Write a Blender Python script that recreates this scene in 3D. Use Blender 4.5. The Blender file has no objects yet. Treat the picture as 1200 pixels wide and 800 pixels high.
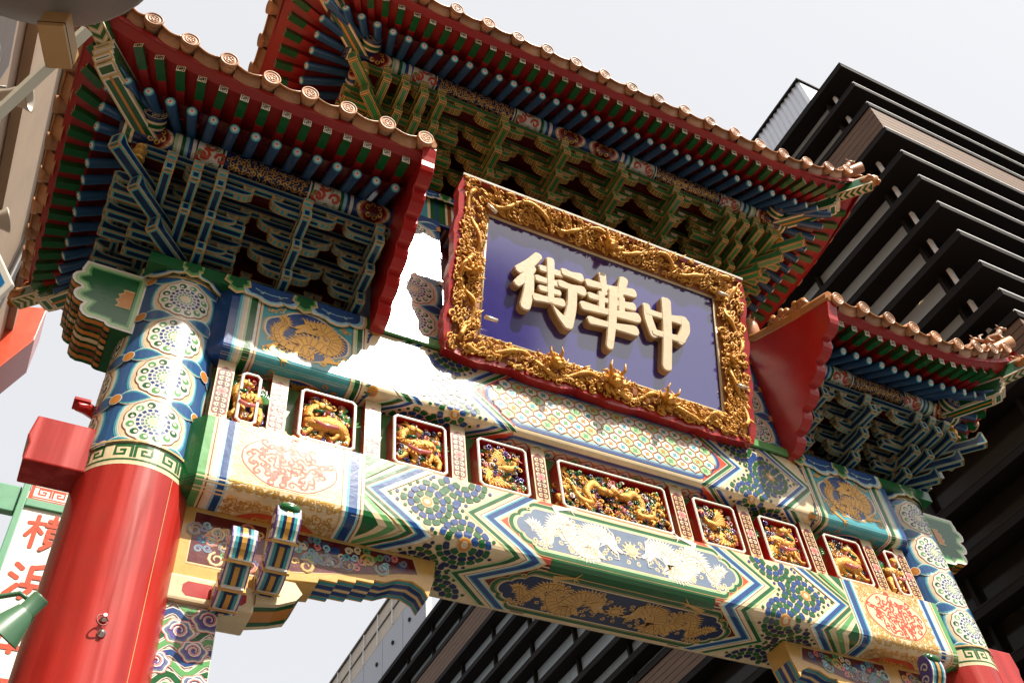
import bpy, bmesh, math, random
import numpy as np
from mathutils import Vector, Matrix
from mathutils.geometry import tessellate_polygon
random.seed(7)
R = math.radians
scene = bpy.context.scene
COL = scene.collection

# ------------------------------------------------------------------ camera
cam_data = bpy.data.cameras.new("camera")
cam_data.sensor_width = 36.0
cam_data.lens = 1165.515 / 1200 * 36.0
cam_data.clip_start = 0.05
cam_data.clip_end = 2000
cam = bpy.data.objects.new("camera", cam_data)
COL.objects.link(cam)
CAM_LOC = Vector((-4.3824, -5.9848, 1.6156))
yaw, pitch, roll = 0.55334, 0.83726, -0.12036
fw = Vector((math.sin(yaw) * math.cos(pitch), math.cos(yaw) * math.cos(pitch), math.sin(pitch)))
rt = fw.cross(Vector((0, 0, 1))).normalized()
up = rt.cross(fw)
rt2 = math.cos(roll) * rt + math.sin(roll) * up
up2 = -math.sin(roll) * rt + math.cos(roll) * up
cam.matrix_world = Matrix(((rt2.x, up2.x, -fw.x, CAM_LOC.x), (rt2.y, up2.y, -fw.y, CAM_LOC.y),
                           (rt2.z, up2.z, -fw.z, CAM_LOC.z), (0, 0, 0, 1)))
scene.camera = cam

# ------------------------------------------------------------------ sky and sun
SUN = Vector((0.41, -1.0, 1.38)).normalized()          # towards the sun
sun_el = math.asin(SUN.z)
sun_az = math.atan2(SUN.x, SUN.y)                       # clockwise from +Y
world = bpy.data.worlds.new("World")
scene.world = world
world.use_nodes = True
wt = world.node_tree
wt.nodes.clear()
sky = wt.nodes.new("ShaderNodeTexSky")
sky.sky_type = 'NISHITA'
sky.sun_disc = False
sky.sun_elevation = sun_el
sky.sun_rotation = sun_az
sky.air_density = 1.0
sky.dust_density = 6.0
sky.ozone_density = 0.6
hz = wt.nodes.new("ShaderNodeMixRGB")                   # thin high overcast whitens the whole sky evenly
hz.inputs[0].default_value = 0.62
hz.inputs[2].default_value = (9.9, 9.8, 9.75, 1)
bg = wt.nodes.new("ShaderNodeBackground")
bg.inputs[1].default_value = 0.062
wo = wt.nodes.new("ShaderNodeOutputWorld")
wt.links.new(sky.outputs[0], hz.inputs[1])
wt.links.new(hz.outputs[0], bg.inputs[0])
wt.links.new(bg.outputs[0], wo.inputs[0])
sd = bpy.data.lights.new("sun", 'SUN')
sd.energy = 4.0
sd.angle = R(0.6)
sd.color = (1.0, 0.93, 0.82)
sun = bpy.data.objects.new("sun", sd)
COL.objects.link(sun)
sun.rotation_euler = (-SUN).to_track_quat('-Z', 'Y').to_euler()
sun.location = SUN * 60
scene.view_settings.view_transform = 'Standard'
scene.view_settings.look = 'None'
scene.view_settings.exposure = 1.02
scene.view_settings.gamma = 1.0
scene.view_settings.use_curve_mapping = False
scene.cycles.max_bounces = 8
scene.cycles.diffuse_bounces = 4
scene.cycles.glossy_bounces = 4
scene.cycles.sample_clamp_indirect = 8

# ------------------------------------------------------------------ materials
MATS = {}
def mat(name, rgb, rough=0.35, metal=0.0, var=0.12, scale=6.0, bump=0.0, bscale=60.0, spec=0.5, dirt=0.0, emit=None):
    if name in MATS:
        return MATS[name]
    m = bpy.data.materials.new(name)
    m.use_nodes = True
    nt = m.node_tree
    bs = nt.nodes["Principled BSDF"]
    bs.inputs["Metallic"].default_value = metal
    bs.inputs["Specular IOR Level"].default_value = spec
    g = nt.nodes.new("ShaderNodeNewGeometry")
    n = nt.nodes.new("ShaderNodeTexNoise")
    n.inputs["Scale"].default_value = scale
    n.inputs["Detail"].default_value = 6
    n.inputs["Roughness"].default_value = 0.65
    nt.links.new(g.outputs["Position"], n.inputs["Vector"])
    mix = nt.nodes.new("ShaderNodeMixRGB")
    c = Vector(rgb)
    lo = c * (1 - 1.6 * var)
    hi = c * (1 + 1.2 * var)
    mix.inputs[1].default_value = (*lo, 1)
    mix.inputs[2].default_value = (*[min(x, 0.95) for x in hi], 1)
    nt.links.new(n.outputs[0], mix.inputs[0])
    out = mix.outputs[0]
    if dirt > 0:
        d = nt.nodes.new("ShaderNodeTexNoise")
        d.inputs["Scale"].default_value = scale * 0.45
        d.inputs["Detail"].default_value = 9
        d.inputs["Roughness"].default_value = 0.75
        nt.links.new(g.outputs["Position"], d.inputs["Vector"])
        ramp = nt.nodes.new("ShaderNodeValToRGB")
        ramp.color_ramp.elements[0].position = 0.48
        ramp.color_ramp.elements[1].position = 0.72
        ramp.color_ramp.elements[0].color = (0, 0, 0, 1)
        ramp.color_ramp.elements[1].color = (dirt, dirt, dirt, 1)
        nt.links.new(d.outputs[0], ramp.inputs[0])
        mx = nt.nodes.new("ShaderNodeMixRGB")
        mx.inputs[2].default_value = (0.10, 0.075, 0.05, 1)
        nt.links.new(ramp.outputs[0], mx.inputs[0])
        nt.links.new(out, mx.inputs[1])
        out = mx.outputs[0]
    nt.links.new(out, bs.inputs["Base Color"])
    rr = nt.nodes.new("ShaderNodeMapRange")
    rr.inputs["To Min"].default_value = max(0.03, rough * 0.75)
    rr.inputs["To Max"].default_value = min(1, rough * 1.3)
    nt.links.new(n.outputs[0], rr.inputs["Value"])
    nt.links.new(rr.outputs[0], bs.inputs["Roughness"])
    if bump > 0:
        b = nt.nodes.new("ShaderNodeTexNoise")
        b.inputs["Scale"].default_value = bscale
        b.inputs["Detail"].default_value = 4
        nt.links.new(g.outputs["Position"], b.inputs["Vector"])
        bp = nt.nodes.new("ShaderNodeBump")
        bp.inputs["Strength"].default_value = bump
        bp.inputs["Distance"].default_value = 0.01
        nt.links.new(b.outputs[0], bp.inputs["Height"])
        nt.links.new(bp.outputs[0], bs.inputs["Normal"])
    if emit:
        bs.inputs["Emission Color"].default_value = (*emit[:3], 1)
        bs.inputs["Emission Strength"].default_value = emit[3]
    MATS[name] = m
    return m

C = {}
def pal(key, rgb, **k):
    C[key] = mat("paint_" + key, rgb, **k)
PG = dict(rough=0.19, var=0.16, dirt=0.20, bump=0.10, bscale=24)
pal('navy', (.008, .024, .085), **PG)
pal('blue', (.016, .065, .23), **PG)
pal('steel', (.17, .23, .33), **PG)
pal('teal', (.06, .36, .42), **PG)
pal('sky', (.32, .60, .70), **PG)
pal('green', (.009, .11, .030), **PG)
pal('dgreen', (.005, .045, .018), **PG)
pal('lgreen', (.12, .36, .12), **PG)
pal('pgreen', (.42, .62, .34), **PG)
pal('olive', (.30, .27, .09), **PG)
pal('cream', (.78, .64, .40), **PG)
pal('white', (.80, .76, .68), **PG)
pal('gold', (.66, .36, .07), rough=.28, var=.2, dirt=.22, bump=.12, bscale=40, metal=.35)
pal('line', (.62, .44, .17), rough=.32, var=.15, dirt=.15)
pal('orange', (.60, .24, .045), **PG)
pal('brown', (.25, .075, .02), **PG)
pal('red', (.40, .014, .012), rough=.24, var=.12, dirt=.16, bump=.05, bscale=9)
pal('rafter_red', (.32, .011, .012), rough=.4, var=.14, dirt=.2)
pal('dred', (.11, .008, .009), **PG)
pal('verm', (.60, .085, .04), **PG)
pal('pink', (.75, .22, .22), **PG)
pal('bline', (.48, .28, .09), **PG)
pal('bteal', (.09, .36, .40), **PG)
pal('bgreen', (.022, .19, .060), **PG)
pal('rblue', (.028, .095, .22), **PG)
pal('gline', (.52, .34, .10), **PG)
pal('pblue', (.035, .115, .29), **PG)
pal('brass', (.66, .40, .11), **PG)
pal('violet', (.13, .10, .36), **PG)
pal('black', (.012, .012, .014), **PG)
TILE = mat('roof_tile_clay', (.56, .27, .125), rough=.45, var=.26, scale=9, dirt=.45, bump=.25, bscale=45)
TILEO = mat('roof_tile_amber', (.50, .20, .05), rough=.35, var=.25, scale=9, dirt=.4, bump=.25, bscale=45)
def per_object_tint(m, lo, hi):
    """each tile fired a little differently"""
    nt = m.node_tree; bs = nt.nodes["Principled BSDF"]
    oi = nt.nodes.new("ShaderNodeObjectInfo"); mr = nt.nodes.new("ShaderNodeMapRange")
    mr.inputs["To Min"].default_value = lo; mr.inputs["To Max"].default_value = hi
    nt.links.new(oi.outputs["Random"], mr.inputs["Value"])
    src = bs.inputs["Base Color"].links[0].from_socket
    mx = nt.nodes.new("ShaderNodeMixRGB"); mx.blend_type = 'MULTIPLY'; mx.inputs[0].default_value = 1
    nt.links.new(src, mx.inputs[1]); nt.links.new(mr.outputs[0], mx.inputs[2]); nt.links.new(mx.outputs[0], bs.inputs["Base Color"])
per_object_tint(TILE, .62, 1.12)
GILT = mat('gilded_carving', (.86, .38, .06), rough=.42, metal=.25, var=.28, scale=25, dirt=.22, bump=.9, bscale=85)

def pillar_lacquer():
    """red lacquer with vertical reflection streaks painted into the colour, dulled patches and dust"""
    m = mat('pillar_red_lacquer', (.42, .022, .016), rough=.22, var=.10, scale=3, dirt=.14, bump=.03, bscale=5)
    nt = m.node_tree; bs = nt.nodes["Principled BSDF"]
    g = nt.nodes.new("ShaderNodeNewGeometry"); mp = nt.nodes.new("ShaderNodeMapping")
    mp.inputs["Scale"].default_value = (9, 9, .35)
    n = nt.nodes.new("ShaderNodeTexNoise"); n.inputs["Scale"].default_value = 1.0; n.inputs["Detail"].default_value = 5
    nt.links.new(g.outputs["Position"], mp.inputs[0]); nt.links.new(mp.outputs[0], n.inputs["Vector"])
    rr = nt.nodes.new("ShaderNodeMapRange"); rr.inputs["From Min"].default_value = .3; rr.inputs["From Max"].default_value = .7
    rr.inputs["To Min"].default_value = .10; rr.inputs["To Max"].default_value = .42
    nt.links.new(n.outputs[0], rr.inputs["Value"]); nt.links.new(rr.outputs[0], bs.inputs["Roughness"])
    src = bs.inputs["Base Color"].links[0].from_socket
    mx = nt.nodes.new("ShaderNodeMixRGB"); mx.blend_type = 'MULTIPLY'; mx.inputs[0].default_value = .5  # streaky reflections on the shaft, multiplied into the base colour
    r2 = nt.nodes.new("ShaderNodeValToRGB")
    r2.color_ramp.elements[0].position = .35; r2.color_ramp.elements[0].color = (.45, .4, .4, 1)
    r2.color_ramp.elements[1].position = .6; r2.color_ramp.elements[1].color = (1.15, 1.2, 1.15, 1)
    nt.links.new(n.outputs[0], r2.inputs[0])
    nt.links.new(src, mx.inputs[1]); nt.links.new(r2.outputs[0], mx.inputs[2]); nt.links.new(mx.outputs[0], bs.inputs["Base Color"])
    return m
PILLAR_RED = pillar_lacquer()

# ------------------------------------------------------------------ mesh builder
def link(o, parent=None):
    COL.objects.link(o)
    if parent:
        o.parent = parent
    return o
def tag(o, label, cat, group=None, kind=None):
    if label: o['label'] = label
    if cat: o['category'] = cat
    if group: o['group'] = group
    if kind: o['kind'] = kind
    return o
def empty(name, loc=(0, 0, 0)):
    o = bpy.data.objects.new(name, None)
    o.empty_display_size = 0.3
    o.location = loc
    return link(o)
def inst(name, mesh, parent=None, M=None, loc=None):
    o = bpy.data.objects.new(name, mesh)
    link(o, parent)
    if M is not None: o.matrix_local = M
    if loc is not None: o.location = loc
    return o

class MB:
    def __init__(s):
        s.v = []; s.f = []; s.m = []; s.sm = []
    def add(s, vs, fs, m=0, smooth=False, M=None):
        b = len(s.v)
        for p in vs:
            p = Vector(p)
            s.v.append(tuple(M @ p) if M is not None else tuple(p))
        for k, f in enumerate(fs):
            s.f.append([b + i for i in f])
            s.m.append(m[k] if isinstance(m, (list, tuple)) else m)
            s.sm.append(smooth)
        return s
    def box(s, x0, x1, y0, y1, z0, z1, m=0, M=None):
        vs = [(x0, y0, z0), (x1, y0, z0), (x1, y1, z0), (x0, y1, z0), (x0, y0, z1), (x1, y0, z1), (x1, y1, z1), (x0, y1, z1)]
        return s.add(vs, [(3, 2, 1, 0), (4, 5, 6, 7), (0, 1, 5, 4), (1, 2, 6, 5), (2, 3, 7, 6), (3, 0, 4, 7)], m, False, M)
    def prism(s, poly, a, b, axis='x', m=0, M=None, mside=None):
        # poly: 2D loop; axis x -> (y,z), y -> (x,z), z -> (x,y)
        n = len(poly)
        def P(p, t):
            return {'x': (t, p[0], p[1]), 'y': (p[0], t, p[1]), 'z': (p[0], p[1], t)}[axis]
        vs = [P(p, a) for p in poly] + [P(p, b) for p in poly]
        fs = [list(range(n))[::-1], list(range(n, 2 * n))] + [[i, (i + 1) % n, n + (i + 1) % n, n + i] for i in range(n)]
        ms = [m, m] + [m if mside is None else mside] * n
        return s.add(vs, fs, ms, False, M)
    def tube(s, pts, rad, n=8, m=0, M=None, smooth=True, cap=True, flat=1.0):
        pts = [Vector(p) for p in pts]
        N = len(pts)
        if not isinstance(rad, (list, tuple)): rad = [rad] * N
        vs = []; fs = []
        up0 = None
        for i, p in enumerate(pts):
            t = (pts[min(i + 1, N - 1)] - pts[max(i - 1, 0)])
            t = t.normalized() if t.length > 1e-9 else Vector((0, 0, 1))
            if up0 is None:
                a = Vector((0, 0, 1)) if abs(t.z) < 0.9 else Vector((0, 1, 0))
                up0 = (a - t * a.dot(t)).normalized()
            else:
                up0 = (up0 - t * up0.dot(t))
                up0 = up0.normalized() if up0.length > 1e-6 else Vector((1, 0, 0))
            side = t.cross(up0)
            for k in range(n):
                an = 2 * math.pi * k / n
                vs.append(p + (side * math.cos(an) + up0 * math.sin(an) * flat) * rad[i])
        for i in range(N - 1):
            for k in range(n):
                fs.append((i * n + k, i * n + (k + 1) % n, (i + 1) * n + (k + 1) % n, (i + 1) * n + k))
        b = len(fs)
        if cap:
            fs += [tuple(range(n))[::-1], tuple(range((N - 1) * n, N * n))]
        base = len(s.f)
        s.add(vs, fs, m, smooth, M)
        if cap:
            s.sm[base + b] = s.sm[base + b + 1] = False
        return s
    def lathe(s, prof, n=16, axis='z', m=0, M=None, smooth=True):
        # prof: (r, h) list
        vs = []; fs = []
        for r, h in prof:
            for k in range(n):
                a = 2 * math.pi * k / n
                c, d = r * math.cos(a), r * math.sin(a)
                vs.append({'z': (c, d, h), 'y': (c, h, d), 'x': (h, c, d)}[axis])
        for i in range(len(prof) - 1):
            for k in range(n):
                fs.append((i * n + k, i * n + (k + 1) % n, (i + 1) * n + (k + 1) % n, (i + 1) * n + k))
        base = len(s.f)
        s.add(vs, fs, m, smooth, M)
        s.add([vs[k] for k in range(n)], [tuple(range(n))], m if not isinstance(m, list) else m[0], False, M)
        s.add([vs[(len(prof) - 1) * n + k] for k in range(n)], [tuple(range(n))], m if not isinstance(m, list) else m[0], False, M)
        return s
    def ball(s, c, r, m=0, n=10, M=None, sc=(1, 1, 1)):
        vs = []; fs = []
        h = n // 2
        for i in range(h + 1):
            th = math.pi * i / h
            for k in range(n):
                a = 2 * math.pi * k / n
                vs.append((c[0] + r * sc[0] * math.sin(th) * math.cos(a), c[1] + r * sc[1] * math.sin(th) * math.sin(a), c[2] + r * sc[2] * math.cos(th)))
        for i in range(h):
            for k in range(n):
                fs.append((i * n + k, (i + 1) * n + k, (i + 1) * n + (k + 1) % n, i * n + (k + 1) % n))
        return s.add(vs, fs, m, True, M)
    def mesh(s, name, mats, bevel=0, merge=False):
        me = bpy.data.meshes.new(name)
        me.from_pydata(s.v, [], s.f)
        for mm in mats: me.materials.append(mm)
        me.polygons.foreach_set("material_index", s.m)
        me.polygons.foreach_set("use_smooth", s.sm)
        bm = bmesh.new(); bm.from_mesh(me)
        if merge: bmesh.ops.remove_doubles(bm, verts=bm.verts, dist=1e-5)
        bmesh.ops.recalc_face_normals(bm, faces=bm.faces)
        if bevel:
            bmesh.ops.remove_doubles(bm, verts=bm.verts, dist=1e-5)
            ed = [e for e in bm.edges if len(e.link_faces) == 2 and e.calc_face_angle(0) > 0.5]
            bmesh.ops.bevel(bm, geom=ed, offset=bevel, segments=2, affect='EDGES', profile=0.6, clamp_overlap=True)
        bm.to_mesh(me); bm.free()
        me.update()
        return me
    def build(s, name, mats, parent=None, bevel=0, M=None, loc=None, merge=False):
        if not isinstance(mats, (list, tuple)): mats = [mats]
        return inst(name, s.mesh(name, mats, bevel, merge), parent, M, loc)

def outlined(mb, name, mats, widths, minsize=None):
    """mesh whose flat faces carry painted border lines: mats = [core, border1(outermost), border2, ...]"""
    me = bpy.data.meshes.new(name)
    me.from_pydata(mb.v, [], mb.f)
    for mm in mats: me.materials.append(mm)
    me.polygons.foreach_set("material_index", mb.m)
    bm = bmesh.new(); bm.from_mesh(me)
    bmesh.ops.remove_doubles(bm, verts=bm.verts, dist=1e-5)
    bmesh.ops.recalc_face_normals(bm, faces=bm.faces)
    tot = sum(widths)
    lim = minsize or 2.2 * tot
    big = []
    for f in bm.faces:
        if f.material_index != 0: continue
        L = sorted(e.calc_length() for e in f.edges)
        per = sum(L)
        if 2 * f.calc_area() / (per / 2) > lim * 0.9:
            big.append(f)
        else:
            f.material_index = 1 if f.calc_area() < 0.004 else 2 if len(mats) > 2 else 1
    cur = big
    for i, w in enumerate(widths):
        before = set(bm.faces)
        bmesh.ops.inset_individual(bm, faces=cur, thickness=w, use_even_offset=True)
        for f in bm.faces:
            if f not in before: f.material_index = i + 1
        for f in cur: f.material_index = 0
    bm.to_mesh(me); bm.free(); me.update()
    return me

# ------------------------------------------------------------------ flat paintwork laid on surfaces
def clip(poly, ax, val, keep_less):
    out = []
    n = len(poly)
    for i in range(n):
        a, b = poly[i], poly[(i + 1) % n]
        ia = (a[ax] <= val) if keep_less else (a[ax] >= val)
        ib = (b[ax] <= val) if keep_less else (b[ax] >= val)
        if ia: out.append(a)
        if ia != ib:
            t = (val - a[ax]) / (b[ax] - a[ax])
            q = [a[0] + (b[0] - a[0]) * t, a[1] + (b[1] - a[1]) * t]
            q[ax] = val
            out.append(tuple(q))
    return out

class Paint:
    """paint strokes in (u,v) on a surface fmap(u,v,h) -> 3D; cuts = (axis, sorted breakpoints)"""
    def __init__(s, fmap, cuts=None, lim=None, step=0.0011, base=1):
        s.map = fmap; s.cuts = cuts; s.lim = lim; s.step = step; s.base = base
        s.v = []; s.f = []; s.m = []; s.mats = []; s.cnt = 0
    def mi(s, col):
        mm = C[col] if isinstance(col, str) else col
        if mm not in s.mats: s.mats.append(mm)
        return s.mats.index(mm)
    def poly(s, pts, col, layer=0):
        if s.lim:
            u0, u1, v0, v1 = s.lim
            pts = clip(pts, 0, u0, False)
            for ax, val, k in ((0, u1, True), (1, v0, False), (1, v1, True)):
                if len(pts) < 3: return
                pts = clip(pts, ax, val, k)
        if len(pts) < 3: return
        pieces = [pts]
        if s.cuts:
            ax, br = s.cuts
            lo = min(p[ax] for p in pts); hi = max(p[ax] for p in pts)
            bs = [b for b in br if lo + 1e-6 < b < hi - 1e-6]
            if bs:
                pieces = []
                rest = pts
                for b in bs:
                    a = clip(rest, ax, b, True)
                    if len(a) >= 3: pieces.append(a)
                    rest = clip(rest, ax, b, False)
                    if len(rest) < 3: break
                if len(rest) >= 3: pieces.append(rest)
        k = s.mi(col)
        s.cnt = (s.cnt + 1) % 61
        h = s.step * (layer + s.base) + 1.3e-5 * s.cnt
        for pc in pieces:
            b = len(s.v)
            if len(pc) > 4:
                tris = tessellate_polygon([[Vector((p[0], p[1], 0)) for p in pc]])
            else:
                tris = [tuple(range(len(pc)))]
            s.v += [tuple(s.map(p[0], p[1], h)) for p in pc]
            for t in tris:
                ar = 0
                for i in range(len(t)):
                    p, q = pc[t[i]], pc[t[(i + 1) % len(t)]]
                    ar += p[0] * q[1] - q[0] * p[1]
                if abs(ar) < 1e-9: continue
                if ar < 0: t = tuple(t)[::-1]
                s.f.append([b + i for i in t]); s.m.append(k)
    def rib(s, pts, w, col, layer=0, closed=False):
        n = len(pts)
        if n < 2: return
        ws = w if isinstance(w, (list, tuple)) else [w] * n
        L = []; Rr = []
        for i in range(n):
            a = pts[(i - 1) % n] if (closed or i > 0) else pts[i]
            b = pts[(i + 1) % n] if (closed or i < n - 1) else pts[i]
            dx, dy = b[0] - a[0], b[1] - a[1]
            d = math.hypot(dx, dy) or 1e-9
            k = 1.0
            if (closed or 0 < i < n - 1):
                p = pts[i]
                e1 = (p[0] - a[0], p[1] - a[1]); l1 = math.hypot(*e1) or 1e-9
                k = max(0.5, abs((e1[0] * dx + e1[1] * dy) / (l1 * d)))
            nx, ny = -dy / d / k, dx / d / k
            h = ws[i] / 2
            L.append((pts[i][0] + nx * h, pts[i][1] + ny * h)); Rr.append((pts[i][0] - nx * h, pts[i][1] - ny * h))
        for i in range(n if closed else n - 1):
            j = (i + 1) % n
            s.poly([L[i], Rr[i], Rr[j], L[j]], col, layer)
    def disc(s, c, r, col, layer=0, n=20, sq=1.0):
        s.poly([(c[0] + r * math.cos(2 * math.pi * k / n), c[1] + r * sq * math.sin(2 * math.pi * k / n)) for k in range(n)], col, layer)
    def sector(s, c, r0, r1, a0, a1, col, layer=0, n=3):
        A = [a0 + (a1 - a0) * k / n for k in range(n + 1)]
        s.poly([(c[0] + r1 * math.cos(a), c[1] + r1 * math.sin(a)) for a in A] + [(c[0] + r0 * math.cos(a), c[1] + r0 * math.sin(a)) for a in A[::-1]], col, layer)
    def rect(s, u0, u1, v0, v1, col, layer=0):
        s.poly([(u0, v0), (u1, v0), (u1, v1), (u0, v1)], col, layer)
    def curl(s, p, r, a, turn, w, col, layer=0, n=11, tail=0.0):
        """spiral hook: starts at p heading a, winds inward"""
        pts = []; x, y = p; ang = a
        total = 1.45 * 2 * math.pi * turn
        for k in range(n + 1):
            pts.append((x, y))
            t = k / n
            rr = r * (1 - 0.78 * t)
            d = abs(total) / n * rr
            x += d * math.cos(ang + total / n / 2); y += d * math.sin(ang + total / n / 2)
            ang += total / n
        ws = [w * (0.45 + 0.75 * math.sin(math.pi * min(1, 0.25 + 0.75 * k / n))) for k in range(n + 1)]
        s.rib(pts, ws, col, layer)
    def build(s, name, parent=None):
        me = bpy.data.meshes.new(name)
        me.from_pydata(s.v, [], s.f)
        for mm in s.mats: me.materials.append(mm)
        me.polygons.foreach_set("material_index", s.m)
        me.update()
        return inst(name, me, parent)

def cyl_map(cx, cy, rad):
    def f(u, v, h):       # u: arc length from the front (-Y), v: z
        a = u / rad
        return (cx + (rad + h) * math.sin(a), cy - (rad + h) * math.cos(a), v)
    return f
def plane_map(o, eu, ev, n):
    o, eu, ev, n = Vector(o), Vector(eu), Vector(ev), Vector(n)
    return lambda u, v, h: o + eu * u + ev * v + n * h
# ------------------------------------------------------------------ ground
def ground_material(name, rgb, sc):
    m = mat(name, rgb, rough=.8, var=.25, scale=sc, bump=.3, bscale=120, dirt=.3)
    return m
g = MB().box(-400, 400, -400, 400, -0.4, 0, 0).build("ground", ground_material('asphalt', (.06, .06, .06), 3))
tag(g, None, None, kind='structure')
st = MB().box(-4.9, 4.9, -60, 60, -0.2, 0.004, 0).build("street_paving", ground_material('street_asphalt', (.075, .072, .07), 5))
tag(st, None, None, kind='structure')
for sx in (-1, 1):
    p = MB().box(sx * 6.9 - 1.95, sx * 6.9 + 1.95, -60, 60, -0.2, .13, 0).build("pavement", ground_material('pavement_stone', (.24, .22, .20), 7), bevel=.02)
    tag(p, None, None, kind='structure')

# ------------------------------------------------------------------ the gate
GATE = empty("ceremonial_gate")
tag(GATE, "ornate painted ceremonial gate with red pillars, tiled roofs and bracketed eaves across the street", "gate")

PR = 0.397
# motif helpers ------------------------------------------------------
def lens(c, a, L, W, n=7):
    """pointed petal from c along angle a"""
    ca, sa = math.cos(a), math.sin(a)
    up_ = [(L * k / n, W * math.sin(math.pi * (k / n) ** 0.8)) for k in range(n + 1)]
    pts = up_ + [(x, -y) for x, y in up_[-2:0:-1]]
    return [(c[0] + x * ca - y * sa, c[1] + x * sa + y * ca) for x, y in pts]
def super_e(c, a, b, e, n=28, k=1.0):
    out = []
    for i in range(n):
        t = 2 * math.pi * i / n
        ct, st_ = math.cos(t), math.sin(t)
        out.append((c[0] + k * a * math.copysign(abs(ct) ** (2 / e), ct), c[1] + k * b * math.copysign(abs(st_) ** (2 / e), st_)))
    return out
def medallion(P, c, r, layer):
    n = 12
    def scal(k, n_=12, amp=.05):
        return [(c[0] + r * k * (1 + amp * abs(math.sin(n_ * math.pi * i / 72))) * math.cos(math.pi * 2 * i / 72),
                 c[1] + r * k * (1 + amp * abs(math.sin(n_ * math.pi * i / 72))) * math.sin(math.pi * 2 * i / 72)) for i in range(72)]
    P.poly(scal(1.06), 'brown', layer)
    P.poly(scal(1.02), 'white', layer + 1)
    for i in range(n):
        a = 2 * math.pi * (i + .5) / n
        q = (c[0] + .82 * r * math.cos(a), c[1] + .82 * r * math.sin(a))
        P.disc(q, .155 * r, 'green' if i % 2 else 'lgreen', layer + 2, 9)
        P.disc((q[0] + .05 * r * math.cos(a + 2.2), q[1] + .05 * r * math.sin(a + 2.2)), .075 * r, 'white', layer + 3, 7)
    for r0, r1, m_, col in ((.50, .62, 16, 'blue'), (.34, .45, 14, 'steel'), (.22, .30, 12, 'lgreen')):
        for i in range(m_):
            a = 2 * math.pi * i / m_
            w = math.pi / m_ * .66
            P.sector(c, r0 * r, r1 * r, a - w, a + w, col, layer + 2, 2)
    P.disc(c, .17 * r, 'cream', layer + 2, 12)
def meander(P, u0, u1, v0, v1, layer=0):
    h = v1 - v0
    P.rect(u0, u1, v0, v1, 'cream', layer)
    P.rect(u0, u1, v0 + .06 * h, v0 + .15 * h, 'green', layer + 1)
    P.rect(u0, u1, v1 - .15 * h, v1 - .06 * h, 'green', layer + 1)
    n = max(1, round((u1 - u0) / (h * .92)))
    w = (u1 - u0) / n
    key = [(0, .15), (0, .80), (.78, .80), (.78, .32), (.32, .32), (.32, .56), (.56, .56)]
    for i in range(n):
        pts = [(u0 + i * w + w * (.1 + .95 * (x if i % 2 else 1 - x) * .9), v0 + h * (.08 + .9 * y)) for x, y in key]
        P.rib(pts, h * .115, 'green', layer + 1)

def paint_pillar(parent, cx):
    half = math.pi * PR
    br = [k * half / 28 for k in range(-28, 29)]
    P = Paint(cyl_map(cx, 0, PR), (0, br))
    z0, z1 = 6.505, 8.346
    P.rect(-half, half, z0, z1, 'pblue', 0)
    sp = half / 2
    zs = [8.093, 7.632, 7.171, 6.712]
    for k in range(-2, 3):
        u = k * sp
        P.lim = (max(-half, u - sp / 2 - .05), min(half, u + sp / 2 + .05), z0, z1)
        for z in zs:
            for s_, col, ly in ((1.16, 'teal', 1), (1.10, 'sky', 2), (1.05, 'white', 3), (1.0, 'cream', 4), ):
                P.poly(super_e((u, z), .232, .222, 2.5, 28, s_), col, ly)
            for sx in (-1, 1):
                for sy in (-1, 1):
                    P.poly(lens((u + sx * .16, z + sy * .17), math.atan2(sy, sx), .07, .02), 'orange', 5)
            medallion(P, (u, z), .192, 6)
    P.lim = (-half, half, z0, z1)
    mids = [8.093 + .23] + [(zs[i] + zs[i + 1]) / 2 for i in range(3)] + [6.712 - .23]
    for k in range(-2, 2):
        u = (k + .5) * sp
        for z in mids:
            for s_ in (-1, 1):
                a = 0 if s_ > 0 else math.pi
                P.poly(lens((u, z), a, .27, .075), 'white', 6)
                P.poly(lens((u, z), a, .255, .064), 'teal', 7)
                P.poly(lens((u + s_ * .01, z), a, .225, .048), 'pblue', 8)
            P.disc((u, z), .052, 'white', 9, 14)
            P.disc((u, z), .044, 'orange', 10, 14)
    P.lim = None
    meander(P, -half, half, z1, 8.49, 0)
    meander(P, -half, half, 6.33, z0, 0)
    P.rect(-half, half, 6.305, 6.33, 'cream', 0)
    P.rect(-half, half, z1 - .012, z1 + .004, 'line', 12)
    P.rect(-half, half, z0 - .004, z0 + .012, 'line', 12)
    return P.build("painted_pattern", parent)

def make_pillar(cx):
    mb = MB()
    n = 64
    mb.lathe([(PR * 1.55, 0), (PR * 1.55, .35), (PR * 1.3, .55), (PR * 1.06, .62)], n, 'z', 1)
    mb.lathe([(PR, .6), (PR, 8.49)], n, 'z', 0)
    o = mb.build("pillar", [PILLAR_RED, mat('grey_stone', (.35, .34, .32), rough=.7, bump=.3)], GATE, loc=(cx, 0, 0))
    return o
PILL = {}
for sx in (-1, 1):
    o = make_pillar(4.0 * sx)
    PILL[sx] = o
    q = paint_pillar(None, 4.0 * sx)
    q.parent = o
    q.matrix_parent_inverse = Matrix.Translation((-4.0 * sx, 0, 0))
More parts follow.
